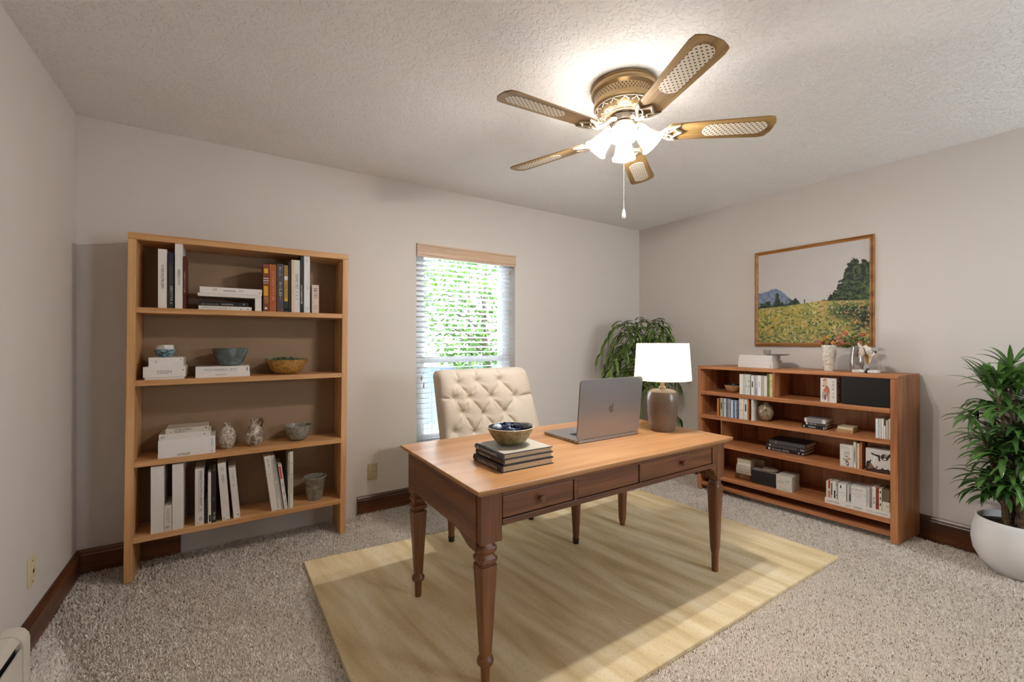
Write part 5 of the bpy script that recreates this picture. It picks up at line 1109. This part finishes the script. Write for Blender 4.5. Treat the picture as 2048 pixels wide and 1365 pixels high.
# ------------------------------------------------------------------ ceiling fan
FXc, FYc = 1.559, 1.423
def fan():
    r = thing('ceiling_fan', 'brass ceiling fan with five cane-inset wooden blades and four lit bell shades', 'ceiling fan', (FXc, FYc, H))
    br = plain('#a58c66', .3, .75, var=.05); brd = plain('#6e5a40', .35, .7); cr = plain('#cfc3b0', .35, .35); dk = plain('#3a3029', .5, .3)
    mb = MB(); mb.lathe([(0, -.001), (.150, -.001), (.152, -.012), (.148, -.016), (.148, -.024), (.152, -.028), (.150, -.036), (.142, -.042), (.136, -.046), (.136, -.078), (.140, -.082), (.140, -.096), (.132, -.104), (.0, -.104)], 72); h = mb.build('motor_housing', br, r)
    mb = MB(); n = 54
    for k in range(n):
        for row in (0, 1, 2):
            a = 2*PI*(k+(row % 2)*.5)/n; z = -.053-.009*row; w = .0036; q = .1365; t = Vector((-math.sin(a), math.cos(a), 0)); o = Vector((q*math.cos(a), q*math.sin(a), z)); m_ = .0052
            mb.add([o+t*w, o+Vector((0, 0, m_)), o-t*w, o-Vector((0, 0, m_))], [(0, 1, 2, 3)])
    mb.build('vent_hole', dk, h)
    mb = MB(); mb.lathe([(.131, -.104), (.131, -.110), (.118, -.128), (.095, -.140), (.070, -.143), (0, -.143)], 64); fr = mb.build('filigree_ring', brd, r)
    mb = MB()
    for k in range(16):
        a0 = 2*PI*k/16
        for (rad, z, s) in ((.122, -.119, .014), (.104, -.136, .010)):
            c = Vector((rad*math.cos(a0), rad*math.sin(a0), z)); e1 = Vector((-math.sin(a0), math.cos(a0), 0)); sl = Vector((math.cos(a0)*.75, math.sin(a0)*.75, .6)).normalized() if rad > .11 else Vector((math.cos(a0), math.sin(a0), .3)).normalized()
            pts = [c+e1*s*(math.cos(t)*(1+.25*math.cos(4*t)))+sl*s*.8*(math.sin(t)*(1+.25*math.cos(4*t)))-Vector((0, 0, .002)) for t in np.linspace(0, 2*PI, 19)]
            mb.tube(pts, .0018, 5, caps=False)
    mb.tube([Vector((.131*math.cos(t), .131*math.sin(t), -.107)) for t in np.linspace(0, 2*PI, 65)], .003, 6, caps=False); mb.tube([Vector((.088*math.cos(t), .088*math.sin(t), -.143)) for t in np.linspace(0, 2*PI, 49)], .003, 6, caps=False)
    mb.build('filigree', cr, fr)
    mb = MB(); mb.lathe([(.066, -.143), (.070, -.15), (.064, -.165), (.060, -.172), (.0, -.172)], 40); mb.build('hub', plain('#5d564f', .3, .6), r)
    mb = MB(); mb.lathe([(.052, -.172), (.056, -.178), (.050, -.19), (.050, -.235), (.056, -.242), (.052, -.25), (.03, -.262), (.012, -.27), (0, -.272)], 40); mb.build('light_column', plain('#8c7f6a', .3, .6), r)
    # blades
    zB = 2.218-H; wd = wood('blade_wood', '#6a5230', '#99794a', '#b0905c', 'x', scale=.8)
    cane, nd, l, b = base('cane_weave', '#d6cbb8', .6); tc = nd.new('ShaderNodeTexCoord'); sp = nd.new('ShaderNodeSeparateXYZ'); l.new(tc.outputs['Object'], sp.inputs[0])
    def mth(op, a, v=None, w=None):
        x = nd.new('ShaderNodeMath'); x.operation = op
        (l.new(a, x.inputs[0]) if not isinstance(a, float) else None)
        if v is not None: (l.new(v, x.inputs[1]) if not isinstance(v, (float, int)) else setattr(x.inputs[1], 'default_value', v))
        return x.outputs[0]
    sx = mth('SINE', mth('MULTIPLY', sp.outputs['X'], 2*PI/.0225)); sy_ = mth('SINE', mth('MULTIPLY', sp.outputs['Y'], 2*PI/.0225)); pr = mth('MULTIPLY', sx, sy_); gt = mth('GREATER_THAN', pr, .55)
    mx = nd.new('ShaderNodeMix'); mx.data_type = 'RGBA'; mx.inputs[6].default_value = lin('#d8cdb9'); mx.inputs[7].default_value = lin('#3a3128'); l.new(gt, mx.inputs[0]); l.new(mx.outputs[2], b.inputs['Base Color'])
    def outline(x0, x1, w0, w1):
        return [(x0, -w0), (x0+.02, -w0-.002), (x1-.045, -w1), (x1-.018, -w1+.006), (x1-.012, -w1+.016), (x1-.002, -w1*.45), (x1, 0), (x1-.002, w1*.45), (x1-.012, w1-.016), (x1-.018, w1-.006), (x1-.045, w1), (x0+.02, w0+.002), (x0, w0), (x0-.012, w0*.5), (x0-.015, 0), (x0-.012, -w0*.5)]
    proto = None
    for i, ang in enumerate((-112, -40, 32.5, 107.5, 177)):
        if proto is None:
            mb = MB(); mb.prism(outline(.205, .665, .052, .070), -.003, .003, axis='z'); proto = o = mb.build('blade', wd, r, bevel=.001, seg=1)
            mb = MB(); pts = []
            for k in range(13): t = R(-90+180*k/12); pts.append((.595+.04*math.cos(t), .040*math.sin(t)))
            for k in range(13): t = R(90+180*k/12); pts.append((.395+.04*math.cos(t), .040*math.sin(t)))
            mb.prism(pts, -.0042, -.0030, axis='z'); mb.build('cane_panel', cane, o)
            mb = MB(); x0 = .05
            mb.tube([(.062, 0, .055), (.09, 0, .045), (.125, 0, .012), (.16, 0, -.006), (.20, 0, -.008)], [.011, .010, .010, .010, .009], 10)
            for s in (-1, 1):
                mb.tube([(.165, 0, -.007), (.185, s*.022, -.007), (.21, s*.040, -.007), (.245, s*.050, -.006), (.225, s*.034, -.006), (.235, s*.018, -.006), (.262, 0, -.006)], [.008, .008, .008, .005, .006, .006, .005], 8)
                mb.tube([(.185, s*.022, -.007), (.205, s*.008, -.008), (.222, s*.022, -.007)], .005, 8)
            for (x, y) in ((.225, .026), (.225, -.026), (.25, 0)): mb.blob((x, y, -.008), (.006, .006, .003), 10, 6)
            mb.build('blade_iron', cr, o)
        else: o = copy_part(proto, r)
        o.location = (0, 0, zB); o.rotation_euler = (R(-11), 0, R(ang)); o.rotation_mode = 'XYZ'
    # light kit
    gm = bpy.data.materials.new('frosted_glass'); gm.use_nodes = True; nd = gm.node_tree.nodes; l = gm.node_tree.links; nd.clear()
    tr = nd.new('ShaderNodeBsdfTransparent'); tl = nd.new('ShaderNodeBsdfTranslucent'); df = nd.new('ShaderNodeBsdfDiffuse'); gl = nd.new('ShaderNodeBsdfGlossy'); gl.inputs['Roughness'].default_value = .2
    for s in (tl, df): s.inputs['Color'].default_value = lin('#f6f1e8')
    a1 = nd.new('ShaderNodeMixShader'); a1.inputs[0].default_value = .45; l.new(tl.outputs[0], a1.inputs[1]); l.new(df.outputs[0], a1.inputs[2])
    a2 = nd.new('ShaderNodeMixShader'); a2.inputs[0].default_value = .08; l.new(a1.outputs[0], a2.inputs[1]); l.new(gl.outputs[0], a2.inputs[2])
    a3 = nd.new('ShaderNodeMixShader'); a3.inputs[0].default_value = .06; l.new(a2.outputs[0], a3.inputs[1]); l.new(tr.outputs[0], a3.inputs[2]); o_ = nd.new('ShaderNodeOutputMaterial'); l.new(a3.outputs[0], o_.inputs['Surface'])
    bulb = emit('fan_bulb', '#fffaf5', FAN_BULB)
    proto = None
    for k in range(4):
        az = R(222.4+90*k)
        if proto is None:
            mb = MB(); mb.tube([(.040, 0, -.215), (.058, 0, -.212), (.072, 0, -.222)], [.010, .009, .009], 10); mb.lathe([(0, 0), (.0, 0)], 3) if False else None
            proto = o = mb.build('lamp_arm', plain('#b3a58c', .3, .6), r)
            tilt = R(180-42)
            fl = lambda a, z: 1+.022*math.cos(a*22)+.05*max(0, (z-.07)/.03)*math.cos(a*6)
            mb = MB(); mb.lathe([(.018, 0), (.026, .006), (.034, .022), (.039, .045), (.043, .066), (.050, .083), (.058, .092)], 88, wob=fl); mb.f = mb.f[:-2] if len(mb.f[-1]) > 4 else mb.f; mb.m = mb.m[:len(mb.f)]; mb.sm = mb.sm[:len(mb.f)]
            mb.build('glass_shade', gm, o, loc=(.070, 0, -.214), rot=(0, tilt, 0), angle=80)
            mb = MB(); mb.lathe([(0, -.004), (.017, -.004), (.019, .006), (.014, .014), (0, .015)], 20); mb.build('socket', cr, o, loc=(.070, 0, -.214), rot=(0, tilt, 0))
            mb = MB(); mb.blob((0, 0, .052), (.025, .025, .032), 16, 12); mb.build('bulb', bulb, o, loc=(.070, 0, -.214), rot=(0, tilt, 0))
        else: o = copy_part(proto, r)
        o.rotation_euler = (0, 0, az)
    mb = MB(); zt_, zb_ = -.272, -.575
    for k in range(60): z = zt_+(zb_-zt_)*k/59; mb.blob((0, 0, z), .0023, 6, 4)
    mb.tube([(0, 0, zt_), (0, 0, zb_)], .0009, 4); ch = mb.build('pull_chain', plain('#c9c2b4', .3, .6), r)
    mb = MB(); mb.lathe([(.002, zb_), (.005, zb_-.006), (.008, zb_-.022), (.0095, zb_-.036), (.007, zb_-.046), (0, zb_-.048)], 16); mb.build('pull_fob', plain('#e2ddd3', .35), ch)
FAN_BULB = 470
fan()

# ------------------------------------------------------------------ outside
def outside():
    random.seed(33)
    mb = MB(); mb.box(-12, 22, YB+.4, 30, -.5, -.4); o = mb.build('ground', plain('#4a5244', .9, var=.2, scale=3)); struct(o)
    mb = MB(); 
    for k in range(26): mb.box(-1+k*.42, -.99+k*.42+.40, 8.2, 8.24, -.4, .72)
    mb.box(-1, 10, 8.24, 8.28, -.1, 0); mb.box(-1, 10, 8.24, 8.28, .45, .55); o = mb.build('garden_fence', plain('#566272', .8)); tag(o, 'pale board fence outside, seen low through the blind', 'fence')
    lm = leafmat('tree_leaf', '#1a340f', '#507629', .45); bk = plain('#3a3026', .9, var=.2)
    for (x, y, rad, zc, n, lab) in ((4.1, 7.2, 1.25, 1.9, 2000, 'leafy green tree right outside the window'), (2.9, 9.7, 1.2, 2.4, 1100, 'sparser green tree at left outside the window'), (6.0, 11.5, 2.2, 2.2, 1500, 'distant pale green tree beyond the fence')):
        r = thing('tree', lab, 'tree', (x, y, -.42)); mb = MB(); mb.tube([(0, 0, 0), (.05, 0, zc*.5), (-.04, .03, zc), (0, 0, zc+rad)], [.11, .09, .06, .02], 10)
        for k in range(9):
            a = random.uniform(0, 2*PI); b = zc*.55+random.random()*zc*.6; mb.tube([(0, 0, b), (rad*.4*math.cos(a), rad*.4*math.sin(a), b+.25), (rad*.8*math.cos(a), rad*.8*math.sin(a), b+.4)], [.03, .02, .008], 6)
        mb.build('trunk', bk, r); lf = MB()
        for k in range(n):
            d = Vector((random.gauss(0, 1), random.gauss(0, 1), random.gauss(0, 1))).normalized()*rad*random.uniform(.3, 1)**.5; d.z = d.z*1.25+zc+.42
            lf.leaf(d, (random.gauss(0, 1), random.gauss(0, 1), random.gauss(0, .5)), random.uniform(.12, .22), random.uniform(.06, .10), .8, 0, random.random(), seg=3)
        lf.build('foliage', lm, r, shade=True)
outside()

# ------------------------------------------------------------------ light
w = bpy.data.worlds.new('sky'); bpy.context.scene.world = w; w.use_nodes = True; n = w.node_tree.nodes; l = w.node_tree.links
bg = n['Background']; bg.inputs['Color'].default_value = (.80, .90, 1.0, 1); bg.inputs['Strength'].default_value = 9.0
def light(name, typ, loc, energy, col, rot=(0, 0, 0), **k):
    d = bpy.data.lights.new(name, typ); d.energy = energy; d.color = col
    for a, b in k.items(): setattr(d, a, b)
    o = bpy.data.objects.new(name, d); C.objects.link(o); o.location = loc; o.rotation_euler = rot; return o
light('sun', 'SUN', (0, 0, 10), 3, (1, .95, .86), (0, R(48), 0), angle=R(1))
def portal(loc, sx, sy, rot):
    o = light('sky_portal', 'AREA', loc, 1, (1, 1, 1), rot, shape='RECTANGLE', size=sx, size_y=sy); o.data.cycles.is_portal = True
portal(((WX0+WX1)/2, YB+.17, (WZ0+WZ1)/2), WX1-WX0, WZ1-WZ0, (R(-90), 0, 0))
portal(((FX0+FX1)/2, YF-.17, (FZ0+FZ1)/2), FX1-FX0, FZ1-FZ0, (R(90), 0, 0))

# ------------------------------------------------------------------ camera and view
cam = bpy.data.cameras.new('camera'); cam.sensor_width = 36; cam.lens = F/2048*36; cam.clip_start = .05
co = bpy.data.objects.new('camera', cam); C.objects.link(co); co.location = (0, 0, EYE); co.rotation_euler = (R(90), 0, -YAW); bpy.context.scene.camera = co
sc = bpy.context.scene; sc.view_settings.view_transform = 'Standard'; sc.view_settings.look = 'None'; sc.view_settings.gamma = 1; sc.view_settings.use_curve_mapping = False; sc.view_settings.exposure = 1.58
cy = sc.cycles; cy.use_denoising = True; cy.max_bounces = 10; cy.diffuse_bounces = 5; cy.transparent_max_bounces = 16; cy.sample_clamp_indirect = 8; cy.caustics_reflective = False; cy.caustics_refractive = False
